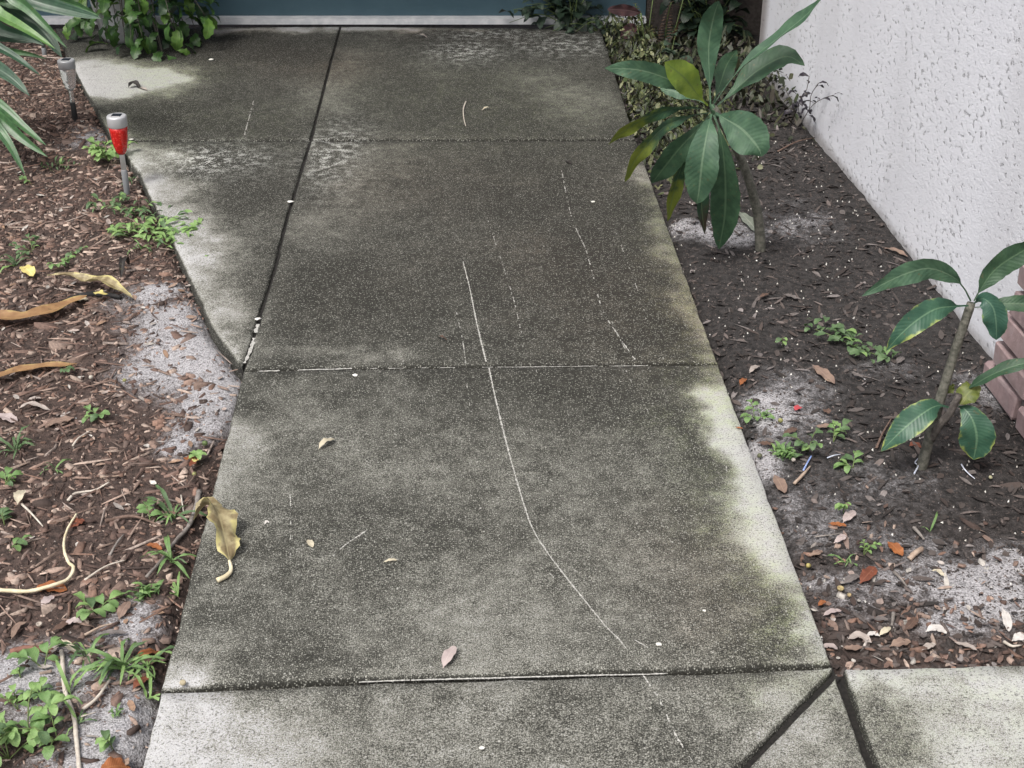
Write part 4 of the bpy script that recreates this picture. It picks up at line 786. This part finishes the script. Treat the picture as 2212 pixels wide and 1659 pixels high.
def fern(fronds, label, kind):
    b = B(*fronds[0][0]); r = empty('fern', b); tag(r, label, 'fern', 'ferns in the shaded corner')
    for a, m_, e, dy in fronds:
        pts = [B(*a), P(*m_, b.y-.02), P(*e, b.y-dy)]; mb = MB(); tube(mb, pts, .0022, 5, 8); mb.obj('stalk', STEM, r); cv = catmull(pts, 18)
        for k in range(5, 19):
            d = (cv[k]-cv[k-1]).normalized(); az = math.atan2(d.y, d.x)
            for sg in (-1, 1): inst('leaflet', random.choice(FL[kind]), r, cv[k], .042*(1.25-k/19), az+sg*1.35, .1+sg*.2*d.z, sg*.9)
fern([((1395, 130), (1402, 60), (1410, 0), .0), ((1400, 132), (1385, 50), (1372, 8), .05)], 'yellowish fern frond standing at the far path corner', 0)
fern([((1440, 125), (1462, 50), (1478, -10), .0), ((1436, 120), (1440, 50), (1450, 5), .06)], 'rusty brown fern frond right of the yellow fern', 1)
CAL = leafmat('striped_red_leaf', (.10, .045, .048), (.055, .028, .03), (.20, .13, .13), nveins=9)
for spn, lab in [(([(1384, 28, 0), (1352, 22, -.02), (1312, 20, -.05)], 34), 'upper red striped leaf beside the yellow fern'), (([(1376, 60, 0), (1360, 66, -.03), (1340, 80, -.05)], 40), 'lower red striped leaf above the ground cover')]:
    pts = [P(a, b, 5.9+c_) for a, b, c_ in spn[0]]; base = Vector((pts[0].x, pts[0].y, float(H(pts[0].x, pts[0].y)))); r = empty('striped_leaf_plant', base); tag(r, lab, 'plant', 'red striped foliage')
    mb = MB(); leaf_geo(mb, pts, spn[1]*.0015, CAMV, .2, .25, .02, prof_ellip, 14, 6, .004); mb.obj('leaf', CAL, r); mb = MB(); tube(mb, [base, (base+pts[0])/2+Vector((.02, .02, 0)), pts[0]], .003, 5, 6); mb.obj('stalk', STEM, r)
# dark twiggy plant against the wall
TWL = variants('leaf', [leafmat('plum_leaf', (.040, .034, .045), (.022, .020, .028), (.06, .05, .06), nveins=5)], 3, prof=prof_ellip, w_=.42); tb = B(1728, 268)
def Wp(a, b, off):
    d = ray(a, b); o_ = wa+wn*off; return CAMV+d*((o_-CAMV).dot(wn)/d.dot(wn))
r = empty('twiggy_plant', tb); tag(r, 'dark twiggy plant with small purplish leaves against the white wall', 'plant'); rr = random.Random(9)
for pts in [[(1728, 262), (1726, 225), (1742, 195), (1748, 165)], [(1738, 265), (1748, 235), (1752, 205), (1768, 180)], [(1730, 262), (1712, 225), (1700, 200), (1695, 190)], [(1738, 262), (1755, 228), (1780, 212), (1800, 206)], [(1728, 262), (1715, 238), (1718, 228)]]:
    q = [tb]+[Wp(a, b, .05) for a, b in pts[1:]]; mb = MB(); tube(mb, q, .0014, 5); mb.obj('stem', BARKD, r); cv = catmull(q, 10)
    for k in range(4, 11): inst('leaf', rr.choice(TWL), r, cv[k], .042*rr.uniform(.6, 1.2), rr.uniform(0, 6.28), rr.uniform(-.3, .4), rr.uniform(-.6, .6))

# ------------------------------------------------------------------ fallen leaves, sticks and scraps, each on its own
def drymat(name, a, b, c_): return leafmat('dry_'+name, a, b, c_, nveins=14, rough=.6, trans=.12)
DM = {'cream': drymat('cream', (.62, .56, .42), (.50, .45, .34), (.66, .60, .46)), 'pink': drymat('pink', (.50, .42, .40), (.40, .33, .32), (.54, .46, .44)), 'tan': drymat('tan', (.30, .21, .16), (.22, .15, .12), (.36, .27, .21)), 'brown': drymat('brown', (.14, .085, .062), (.09, .055, .042), (.19, .12, .09)),
      'orange': drymat('orange', (.36, .13, .042), (.26, .09, .032), (.42, .19, .08)), 'rust': drymat('rust', (.24, .075, .038), (.15, .048, .028), (.30, .12, .07)), 'grey': drymat('grey', (.20, .175, .165), (.13, .115, .11), (.26, .23, .22)), 'pale': drymat('pale', (.48, .42, .38), (.36, .31, .28), (.52, .47, .42)), 'white': drymat('white', (.66, .63, .60), (.52, .49, .46), (.70, .67, .64)),
      'ochre': leafmat('dry_ochre', (.45, .39, .23), (.22, .17, .09), (.5, .43, .24), edge=(.56, .50, .22), edge_from=.6, nveins=10, rough=.5, trans=.2), 'amber': leafmat('dry_amber', (.40, .24, .115), (.29, .165, .08), (.46, .30, .15), edge=(.46, .34, .14), edge_from=.75, nveins=3, rough=.5, trans=.2), 'yellow': drymat('yellow', (.74, .66, .26), (.62, .52, .18), (.8, .72, .4)), 'dark': drymat('dark', (.035, .03, .028), (.02, .018, .016), (.05, .045, .04)), 'silver': leafmat('dry_silver', (.30, .33, .27), (.22, .25, .20), (.50, .52, .42), nveins=12)}
GRP = 'fallen leaves and scraps'
def fallen(spine, wpx, mat, label, name='fallen_leaf', cat='leaf', path_=False, lift=.008, fold=.14, curl=.06, prof=prof_ellip, wave=.0025, arch=.003, roll=0, petiole=.06, n=14):
    pts = []
    for k, q in enumerate(spine):
        p = G(q[0], q[1], 0) if path_ else B(q[0], q[1]); tt = k/(len(spine)-1); p.z += lift+(q[2] if len(q) > 2 else arch*math.sin(math.pi*tt)); pts.append(p)
    if len(pts) == 2: m_ = (pts[0]+pts[1])/2; m_.z += arch; pts.insert(1, m_)
    if path_: 
        for p in pts: p.z = max(p.z-.006, .003)
    mid = pts[len(pts)//2]; wd = wpx*((mid-CAMV).dot(Vector((0, CP, -SP))))/FPX*1.12
    mb = MB(); leaf_geo(mb, pts, wd, UP, roll, fold, petiole, prof, n, 6, min(wave, wd*.07), .025, curl)
    o = mb.obj(name, DM[mat], None); tag(o, label, cat, GRP); return o
STK = {'pale': mottled('pale_twig', (.46, .41, .35), (.60, .55, .48), 60, .8), 'cream': mottled('cream_root', (.60, .52, .34), (.70, .63, .46), 40, .7), 'brown': mottled('brown_twig', (.10, .065, .05), (.18, .12, .095), 60, .85), 'grey': mottled('grey_twig', (.17, .15, .135), (.27, .245, .225), 70, .85), 'red': mottled('red_brown_root', (.15, .07, .05), (.24, .115, .085), 50, .8), 'tan': mottled('tan_twig', (.30, .22, .17), (.42, .33, .26), 60, .8), 'blue': mottled('blue_plastic', (.18, .28, .62), (.34, .44, .74), 60, .35), 'white': mottled('white_string', (.50, .54, .66), (.66, .70, .78), 60, .5)}
def stick(px, rpx, mat, label, name='twig', cat='twig', path_=False, lift=.006, taper=.5, jit=.12, arch=.004):
    pts = [(G(a, b, 0) if path_ else B(a, b))+Vector((0, 0, lift+arch*(k % 2))) for k, (a, b) in enumerate(px)]
    rd = rpx*((pts[0]-CAMV).dot(Vector((0, CP, -SP))))/FPX; mb = MB(); tube(mb, pts, lambda q: rd*(1-taper*q), 7, max(8, 6*(len(pts)-1)), jit); o = mb.obj(name, STK[mat], None); tag(o, label, cat, GRP); return o
# --- on the path
fallen([(688, 974, .002), (702, 966, .012), (723, 953, .004)], 15, 'cream', 'cream coloured leaf lying alone on the near slab', path_=True, fold=.5)
fallen([(957, 1447, .002), (968, 1428, .010), (984, 1405, .008)], 23, 'pink', 'pinkish white leaf just above the front joint', path_=True)
fallen([(828, 1217), (843, 1214), (859, 1212)], 8, 'cream', 'small cream leaf sliver in the middle of the near slab', path_=True, name='leaf_sliver')
fallen([(665, 1168), (676, 1185)], 13, 'cream', 'small round cream petal left of the short diagonal scratch', path_=True, name='petal', cat='petal')
fallen([(572, 1136), (576, 1130), (582, 1132)], 5, 'white', 'tiny white crescent scrap above the curled yellow leaf', path_=True, name='scrap', cat='scrap')
fallen([(276, 192, .0), (290, 188, .014), (303, 192, .0)], 14, 'dark', 'dark curled scrap standing on the bright patch of the flared slab', path_=True, name='curled_scrap', cat='scrap', fold=.7); fallen([(300, 190), (318, 196)], 9, 'pale', 'pale scrap beside the dark curled one on the flared slab', path_=True, name='scrap', cat='scrap')
fallen([(899, 77), (912, 82), (923, 83)], 7, 'pale', 'small pale leaf on the far slab near the door', path_=True, arch=.015)
stick([(1006, 222), (1001, 240), (1002, 258), (1006, 276)], 1.5, 'pale', 'short bent pale twig on the far slab', path_=True, lift=.004)
fallen([(1040, 240), (1062, 236)], 6, 'cream', 'thin pale scrap right of the bent twig on the far slab', path_=True, name='scrap', cat='scrap', arch=.01)
fallen([(1220, 348), (1236, 357)], 9, 'dark', 'small dark leaf scrap on the middle slab', path_=True, name='scrap', cat='scrap'); fallen([(946, 729), (954, 736), (966, 737)], 7, 'brown', 'brown curled scrap above the middle joint', path_=True, name='scrap', cat='scrap', arch=.012)
for a, lab in [((558, 690), 'cream pebble in the curved left joint'), ((628, 437), 'white chip wedged in the left joint higher up'), ((1041, 1617), 'white flat chip on the front slab'), ((1521, 1320), 'white paint chip near the green stained slab edge'), ((767, 812), 'white crumb just below the middle joint'), ((1281, 437), 'pale crumb on the middle slab'), ((1423, 1393), 'small white chip below the long scratch'), ((284, 302), 'white pebble at the joint beside the red light'), ((456, 130), 'white crumb below the drooping shrub'), ((1050, 1448), None), ((1395, 640), None)]:
    if not lab: continue
    b = G(*a, 0); rr = random.Random(a[0]); mb = MB(); q = .0042*(1+.5*rr.random())*((b-CAMV).length/3); lathe(mb, [(q*.5, 0), (q, q*.25), (q*.9, q*.35), (q*.35, q*.45)], b+Vector((0, 0, .0005)), 8); o = mb.obj('chip', plain('white_chip', (.72, .71, .66), .7), None)
    for v in o.data.vertices: v.co += Vector((rr.uniform(-1, 1), rr.uniform(-1, 1), 0))*q*.3
    tag(o, lab, 'chip', GRP)
fallen([(1588, 925), (1605, 928)], 6, 'orange', 'thin rust coloured leaf scrap on the white slab edge', path_=True, name='scrap', cat='scrap', lift=.004)
# --- the big curled leaf over the path edge
r_ = empty('curled_leaf', G(455, 1160, 0)); tag(r_, 'large curled yellow brown leaf with stalk hanging over the left path edge', 'leaf')
pts = [G(420, 1134, 0)+Vector((0, 0, .012)), G(448, 1122, 0)+Vector((0, 0, .035)), G(474, 1146, 0)+Vector((0, 0, .045)), G(489, 1190, 0)+Vector((0, 0, .03)), G(497, 1222, 0)+Vector((0, 0, .012))]
mb = MB(); leaf_geo(mb, pts, .075, UP, .55, .85, .02, prof_ellip, 26, 8, .010, .09, -.3); mb.obj('blade', DM['ochre'], r_)
mb = MB(); tube(mb, [pts[-1], G(500, 1238, 0)+Vector((0, 0, .008)), G(490, 1250, 0)+Vector((0, 0, .007)), G(470, 1260, 0)+Vector((0, 0, .007))], lambda q: .0032+.0022*q, 8, 14); mb.obj('stalk', STK['cream'], r_)
# --- left bed
fallen([(-70, 712), (0, 703), (60, 702), (120, 683), (190, 652)], 38, 'amber', 'long orange strap leaf entering from the left edge', name='strap_leaf', prof=prof_strap, fold=.35, lift=.02, n=22, wave=.003)
fallen([(-60, 835), (0, 826), (70, 808), (170, 796)], 24, 'amber', 'lower orange strap leaf tapering over the mulch', name='strap_leaf', prof=prof_strap, fold=.4, lift=.014, n=18)
fallen([(104, 614, .02), (150, 622, .03), (190, 628, .02), (232, 638, .035), (288, 656, .01)], 30, 'ochre', 'wavy dried yellow and brown leaf beside the black bark', name='dried_leaf', fold=.6, wave=.01, n=22)
stick([(150, 655), (185, 645), (225, 640), (262, 650)], 9, 'brown', 'black rotten bark roll under the dried yellow leaf', name='bark_roll', cat='bark'); bpy.data.objects['bark_roll'].data.materials.clear(); bpy.data.objects['bark_roll'].data.materials.append(mottled('char_black', (.008, .008, .009), (.025, .024, .025), 60, .8))
fallen([(262, 610), (272, 592, .04), (280, 578)], 16, 'dark', 'upright black bark scrap near the sand patch', name='bark_scrap', cat='bark', fold=.7); fallen([(92, 672), (135, 668)], 16, 'dark', 'flat black scrap above the orange strap leaf', name='bark_scrap', cat='bark')
fallen([(48, 592, .015), (62, 600, .02), (74, 610, .01)], 26, 'yellow', 'pale yellow petal between the weeds', name='petal', cat='petal', wave=.006); fallen([(205, 648, .015), (222, 652, .02), (236, 648, .01)], 20, 'yellow', 'bright yellow petal beside the black bark roll', name='petal', cat='petal', wave=.006)
fallen([(155, 657), (192, 652)], 14, 'cream', 'cream leaf scrap below the yellow petal'); fallen([(-12, 905), (12, 908), (38, 918)], 24, 'pink', 'pinkish leaf cut by the left edge'); fallen([(98, 926), (130, 918), (162, 908)], 24, 'tan', 'flat brown grey leaf below the green sprig')
fallen([(40, 890), (68, 885), (110, 892)], 13, 'pale', 'split pale husk above the pinkish leaf', arch=.01); fallen([(60, 870), (90, 866)], 10, 'pale', 'narrow pale husk above the split one'); fallen([(40, 1100, .004), (45, 1085, .012), (52, 1070, .006)], 22, 'cream', 'round cream leaf at the end of a thin stick')
stick([(48, 1094), (70, 1118), (94, 1142)], 3, 'pale', 'thin pale stick below the round cream leaf'); stick([(148, 1086), (165, 1074), (205, 1064), (237, 1050)], 3.4, 'pale', 'long pale twig lying across the mulch'); stick([(158, 968), (170, 955), (195, 935)], 2.4, 'pale', 'short forked pale twig below the green sprig'); stick([(218, 1036), (258, 1036)], 2, 'tan', 'small straight twig above the long pale twig')
stick([(-20, 1292), (0, 1291), (60, 1290), (105, 1284), (148, 1264), (162, 1243), (150, 1226), (141, 1198), (146, 1160), (168, 1125)], 5, 'cream', 'pale yellow curling vine root over the left mulch', name='vine_root', cat='root', jit=.15, lift=.014)
fallen([(72, 1280), (105, 1274), (146, 1278)], 32, 'orange', 'orange brown leaf lying under the yellow vine root', lift=.004); fallen([(315, 1184), (332, 1187), (351, 1194)], 14, 'orange', 'small orange leaf on the mulch near the grass tuft'); fallen([(152, 1148), (168, 1138), (184, 1130)], 24, 'rust', 'salmon pink leaf piece behind the vine root')
stick([(431, 1066), (424, 1105), (408, 1142), (380, 1178), (350, 1215), (318, 1255)], 6, 'grey', 'long grey bark strip along the left path edge', name='bark_strip', cat='bark', jit=.25); stick([(228, 1130), (290, 1124), (350, 1142)], 4.5, 'brown', 'brown stick lying below the broad green leaves'); stick([(184, 1258), (230, 1232), (272, 1215)], 2.6, 'pale', 'straight pale twig across the lower mulch'); stick([(238, 1205), (255, 1180), (268, 1160)], 3.2, 'grey', 'grey twig pointing to the small orange leaf'); stick([(330, 1085), (338, 1120)], 3.2, 'grey', 'short grey twig left of the seeding grass'); stick([(392, 1075), (398, 1118)], 2, 'pale', 'thin upright pale stem beside the bark strip')
fallen([(258, 1346), (268, 1326), (281, 1306)], 22, 'tan', 'tan leaf standing by the fine leaved clump'); fallen([(90, 1318), (103, 1306), (117, 1294)], 20, 'pink', 'pinkish grey leaf below the vine root'); fallen([(138, 1360), (160, 1350), (178, 1352)], 16, 'pink', 'pale pink leaf left of the broad leaved weed'); fallen([(200, 1382), (238, 1376), (276, 1374)], 14, 'grey', 'long grey leaf right of the tan twig')
stick([(184, 1377), (222, 1362), (260, 1350)], 3, 'tan', 'straight tan twig below the broad leaved weed'); stick([(25, 1414), (60, 1410), (118, 1412)], 7, 'red', 'thick red brown root at the edge of the grey sand', name='root', cat='root', taper=.1, jit=.2); fallen([(114, 1418), (120, 1405), (130, 1398)], 20, 'pale', 'round pale leaf at the end of the red root'); fallen([(134, 1388), (148, 1402), (168, 1418)], 16, 'cream', 'yellowish cream leaf right of the red root'); fallen([(26, 1388), (40, 1362), (60, 1350)], 14, 'tan', 'weathered wood sliver above the red root', name='wood_sliver', cat='wood'); fallen([(110, 1372), (140, 1358), (150, 1342)], 16, 'brown', 'dark wood shred above the pale pink leaf', name='wood_sliver', cat='wood')
stick([(134, 1412), (138, 1450), (142, 1500), (160, 1552), (166, 1600), (174, 1680)], 5, 'pale', 'long white twig running down the bottom left sand', taper=.1); stick([(180, 1538), (212, 1516), (238, 1474)], 4, 'pale', 'curved white twig right of the long one', taper=.3); stick([(176, 1554), (208, 1548)], 2, 'pale', 'tiny side twig right of the long white twig'); stick([(188, 1595), (215, 1602), (232, 1614)], 2.4, 'grey', 'thin grey twig near the four leaved weed')
fallen([(290, 1428), (322, 1418), (354, 1420)], 20, 'orange', 'orange leaf under the arching grass near the path edge'); fallen([(288, 1496), (305, 1482), (322, 1466)], 22, 'rust', 'red brown leaf low by the path edge'); fallen([(214, 1672), (248, 1664), (284, 1668)], 46, 'orange', 'orange leaf cut by the bottom edge', lift=.008, fold=.12, curl=.05, arch=.002); fallen([(188, 1455), (210, 1450), (228, 1446)], 14, 'tan', 'crumpled tan scrap right of the white twig')
for a, q, mt, lab, nm in [((444, 969), 9, (.13, .19, .06), 'green nut near the path edge beyond the orange bud', 'nut'), ((421, 1033), 7, (.30, .30, .12), 'yellow green nut below the orange bud', 'nut'), ((396, 1482), 10, (.62, .54, .36), 'cream nut sitting on the front joint', 'nut'), ((190, 1338), 9, (.09, .13, .07), 'dark green nut left of the broad leaved weed', 'nut'), ((1814, 1282), 10, (.50, .40, .20), 'hollow yellow nut shell on the dark litter', 'nut_shell'), ((87, 1359), 9, (.48, .42, .36), 'hollow pale nut shell on the lower left mulch', 'nut_shell'), ((1640, 995), 8, (.14, .15, .08), 'dark nut against the white slab edge', 'nut'), ((1685, 918), 8, (.34, .33, .12), 'yellow green nut beside the weed sprig', 'nut'), ((2138, 1040), 6, (.50, .48, .30), 'pale nut right of the forked plant stem', 'nut'), ((1833, 1295), 7, (.50, .38, .20), 'small tan nut below the hollow shell', 'nut'), ((1713, 1003), 7, (.50, .45, .40), 'round pale seed under the blue plastic strip', 'nut'), ((270, 830), 6, (.42, .42, .16), 'tiny yellow green nut on the sand margin', 'nut'), ((198, 824), 7, (.55, .51, .44), 'round white seed in the middle of the mulch', 'nut'), ((1745, 1232), 8, (.52, .44, .15), 'yellow nut by the right path edge', 'nut'), ((422, 1448), 5, (.60, .56, .40), 'pale seed on sand', 'nut')]:
    if a == (422, 1448): a = (300, 1448); lab = 'pale seed in the grass by the path edge'
    on = a in ((396, 1482),); b = G(*a, 0) if on else B(*a); rad = q*.72*((b-CAMV).dot(Vector((0, CP, -SP))))/FPX; mb = MB()
    pr = [(rad*.25, -rad*.2), (rad*.8, rad*.15), (rad, rad*.7), (rad*.8, rad*1.25), (rad*.25, rad*1.55)] if nm == 'nut' else [(rad*.6, -rad*.1), (rad, rad*.5), (rad*1.05, rad), (rad*.75, rad*1.1), (rad*.5, rad*.8), (rad*.3, rad*.2)]
    lathe(mb, pr, b+Vector((0, 0, .004 if on else .008)), 12); o = mb.obj(nm, mottled('nut_%d' % a[0], tuple(c*.5 for c in mt), tuple(c*.85 for c in mt), 120, .6), None); tag(o, lab, 'nut', GRP)
r_ = empty('flower_bud', B(422, 1010)); tag(r_, 'wilted orange and yellow bud with green sepals near the path edge', 'flower', GRP)
for spn, mt in (([(425, 998), (412, 1004), (398, 1008)], 'orange'), ([(424, 1000), (420, 1012), (412, 1024)], 'rust'), ([(426, 1000), (424, 1008), (420, 1014)], 'yellow')):
    pts = [B(a, b, .012+.004*k) for k, (a, b) in enumerate(spn)]; mb = MB(); leaf_geo(mb, pts, .016, UP, 0, .5, .02, prof_ellip, 10, 4, .002); mb.obj('petal', DM[mt], r_)
for k in range(5): inst('sepal', WOV[4], r_, B(428, 998, .015), .022, k*1.3, .4, 0)
# --- right bed
for spn, wp, mt, lab in [
    ([(1755, 794), (1775, 812), (1802, 835)], 25, 'tan', 'tan leaf lying alone on the dark soil'), ([(1916, 1177), (1930, 1190), (1948, 1208)], 25, 'orange', 'bright orange leaf on the litter near the side walk'), ([(1856, 1268), (1872, 1252), (1889, 1231)], 27, 'rust', 'shiny red brown leaf below the bright seedling'), ([(1822, 1268), (1842, 1256), (1858, 1252)], 18, 'grey', 'grey leaf touching the shiny red brown one'), ([(1671, 1032), (1682, 1050), (1694, 1072)], 24, 'tan', 'tan leaf leaning on the right slab edge'), ([(1788, 1138), (1808, 1142), (1828, 1142)], 14, 'orange', 'narrow orange leaf below the tall seedling'), ([(1820, 1136), (1832, 1124), (1846, 1110)], 20, 'pink', 'pale pink leaf right of the tall seedling'),
    ([(1998, 1372), (2020, 1366), (2044, 1376)], 20, 'white', 'white torn leaf near the side walk'), ([(1920, 1404), (1942, 1398), (1966, 1392)], 24, 'tan', 'brown leaf lying close to the side walk'), ([(1874, 1340), (1895, 1346), (1918, 1344)], 15, 'grey', 'dark grey leaf in the heaped dry litter'), ([(1898, 1380), (1910, 1372), (1922, 1362)], 14, 'cream', 'cream orange leaf scrap in the heaped litter'), ([(1830, 1388), (1855, 1382), (1882, 1396)], 20, 'pale', 'pale leaf left of the cream orange scrap'), ([(1868, 1382), (1885, 1378), (1900, 1382)], 12, 'white', 'small whitish leaf between the pale ones'),
    ([(2164, 1320), (2172, 1345), (2178, 1372)], 18, 'white', 'upright white leaf at the far right of the litter'), ([(2184, 1392), (2200, 1386), (2218, 1380)], 22, 'white', 'white leaf cut by the right edge'), ([(1766, 1316), (1776, 1310), (1784, 1308)], 12, 'orange', 'orange leaf wedged at the right slab edge'), ([(1776, 1338), (1795, 1330), (1817, 1326)], 13, 'pink', 'pinkish curled leaf right of the wedged orange one'), ([(2010, 1240), (2024, 1242), (2038, 1252)], 11, 'cream', 'curved cream leaf on grey sand'), ([(1963, 970), (1974, 968), (1990, 974)], 16, 'rust', 'red brown leaf at the foot of the forked plant'), ([(1634, 962), (1650, 966), (1670, 964)], 15, 'brown', 'dark brown leaf on sand beside the slab'), ([(1936, 792), (1944, 784), (1950, 776)], 14, 'grey', 'round grey leaf below the creeping weed'), ([(1598, 838), (1604, 830), (1612, 824)], 12, 'orange', 'amber leaf scrap in the shade of the slab edge'), ([(1618, 812), (1628, 802), (1640, 796)], 12, 'pale', 'pale leaf above the amber scrap'), ([(1838, 808), (1850, 818), (1864, 820)], 12, 'grey', 'small grey leaf right of the tan leaf'),
    ([(1690, 945), (1706, 940), (1720, 930)], 16, 'brown', 'brown leaf above the feathery clump'), ([(1760, 925), (1775, 930), (1790, 922)], 14, 'tan', 'tan torn leaf above the weed with long leaves'), ([(1780, 890), (1790, 900)], 16, 'brown', 'dull brown leaf right of the red scrap'), ([(1818, 1405), (1840, 1410), (1862, 1404)], 16, 'tan', 'tan leaf near the side walk corner'), ([(1770, 1408), (1790, 1404), (1808, 1410)], 14, 'pink', 'pink scrap at the side walk corner'), ([(1990, 1412), (2005, 1405), (2020, 1398)], 15, 'pale', 'pale leaf just above the side walk edge'), ([(2060, 1395), (2090, 1405), (2110, 1412)], 13, 'pale', 'thin pale leaf above the side walk further right'), ([(1800, 1180), (1815, 1172), (1826, 1160)], 16, 'pink', 'folded pinkish leaf below the narrow orange one'), ([(1744, 1208), (1762, 1204), (1775, 1196)], 15, 'tan', 'tan leaf by the slab edge above the yellow nut'), ([(1950, 1370), (1965, 1360), (1978, 1340)], 18, 'brown', 'brown curled leaf left of the white torn leaf'), ([(1690, 640), (1710, 648), (1730, 652)], 12, 'grey', 'grey leaf on dark soil below the rosette plant'), ([(1905, 540), (1935, 548), (1960, 560)], 14, 'tan', 'curled tan leaf at the foot of the white wall'), ([(1640, 650), (1660, 640)], 10, 'brown', 'brown leaf on the soil right of the path'), ([(1596, 462), (1615, 482), (1638, 508)], 26, 'silver', 'silvery leaf underside at the foot of the rosette plant'),
    ([(1600, 1145), (1700, 1150)], 0, 'tan', None)]:
    if lab: fallen(spn, wp, mt, lab)
fallen([(1716, 893), (1723, 888), (1732, 886)], 14, 'rust', 'small bright red scrap on grey soil', name='red_scrap', cat='scrap'); bpy.data.objects['red_scrap'].data.materials.clear(); bpy.data.objects['red_scrap'].data.materials.append(plain('red_scrap', (.42, .06, .07), .5))
stick([(1963, 1213), (1976, 1203), (1990, 1191)], 6.5, 'tan', 'short thick yellowish wood piece beside the orange leaf', name='wood_piece', cat='wood', taper=.05); stick([(1973, 1145), (1982, 1158), (1995, 1170)], 4.5, 'grey', 'short grey stick above the yellowish wood piece'); stick([(1930, 1241), (1942, 1256), (1958, 1272)], 4, 'grey', 'grey stick below the orange leaf'); stick([(1893, 972), (1905, 945), (1925, 908)], 3, 'brown', 'brown twig leaning on the lowest left leaf of the forked plant'); stick([(2168, 1392), (2185, 1405), (2206, 1398)], 4, 'pale', 'bent white twig at the right edge of the litter'); stick([(1715, 1050), (1735, 1032), (1750, 1012)], 4, 'tan', 'tan stick alongside the blue plastic strip'); stick([(1930, 1330), (1925, 1360)], 5, 'grey', 'stubby grey stick standing in the heaped litter'); stick([(1760, 1165), (1820, 1160)], 2, 'grey', 'thin grey twig left of the folded pinkish leaf'); stick([(1680, 330), (1720, 312), (1760, 300)], 2, 'brown', 'thin dark twig on the soil behind the rosette plant')
stick([(1735, 1021), (1743, 1008), (1752, 990)], 2.2, 'blue', 'blue plastic strip on the soil beside the stick', name='plastic_strip', cat='plastic', taper=.2); stick([(1786, 994), (1800, 992), (1815, 986)], 1.6, 'white', 'thin pale blue string right of the plastic strip', name='string', cat='string'); stick([(1974, 1028), (1982, 1014), (1976, 1004), (1984, 996)], 2, 'white', 'pale blue string at the foot of the forked plant', name='string', cat='string'); stick([(2076, 1008), (2082, 1022), (2094, 1030), (2104, 1042)], 1.8, 'white', 'pale blue string right of the forked plant', name='string', cat='string')
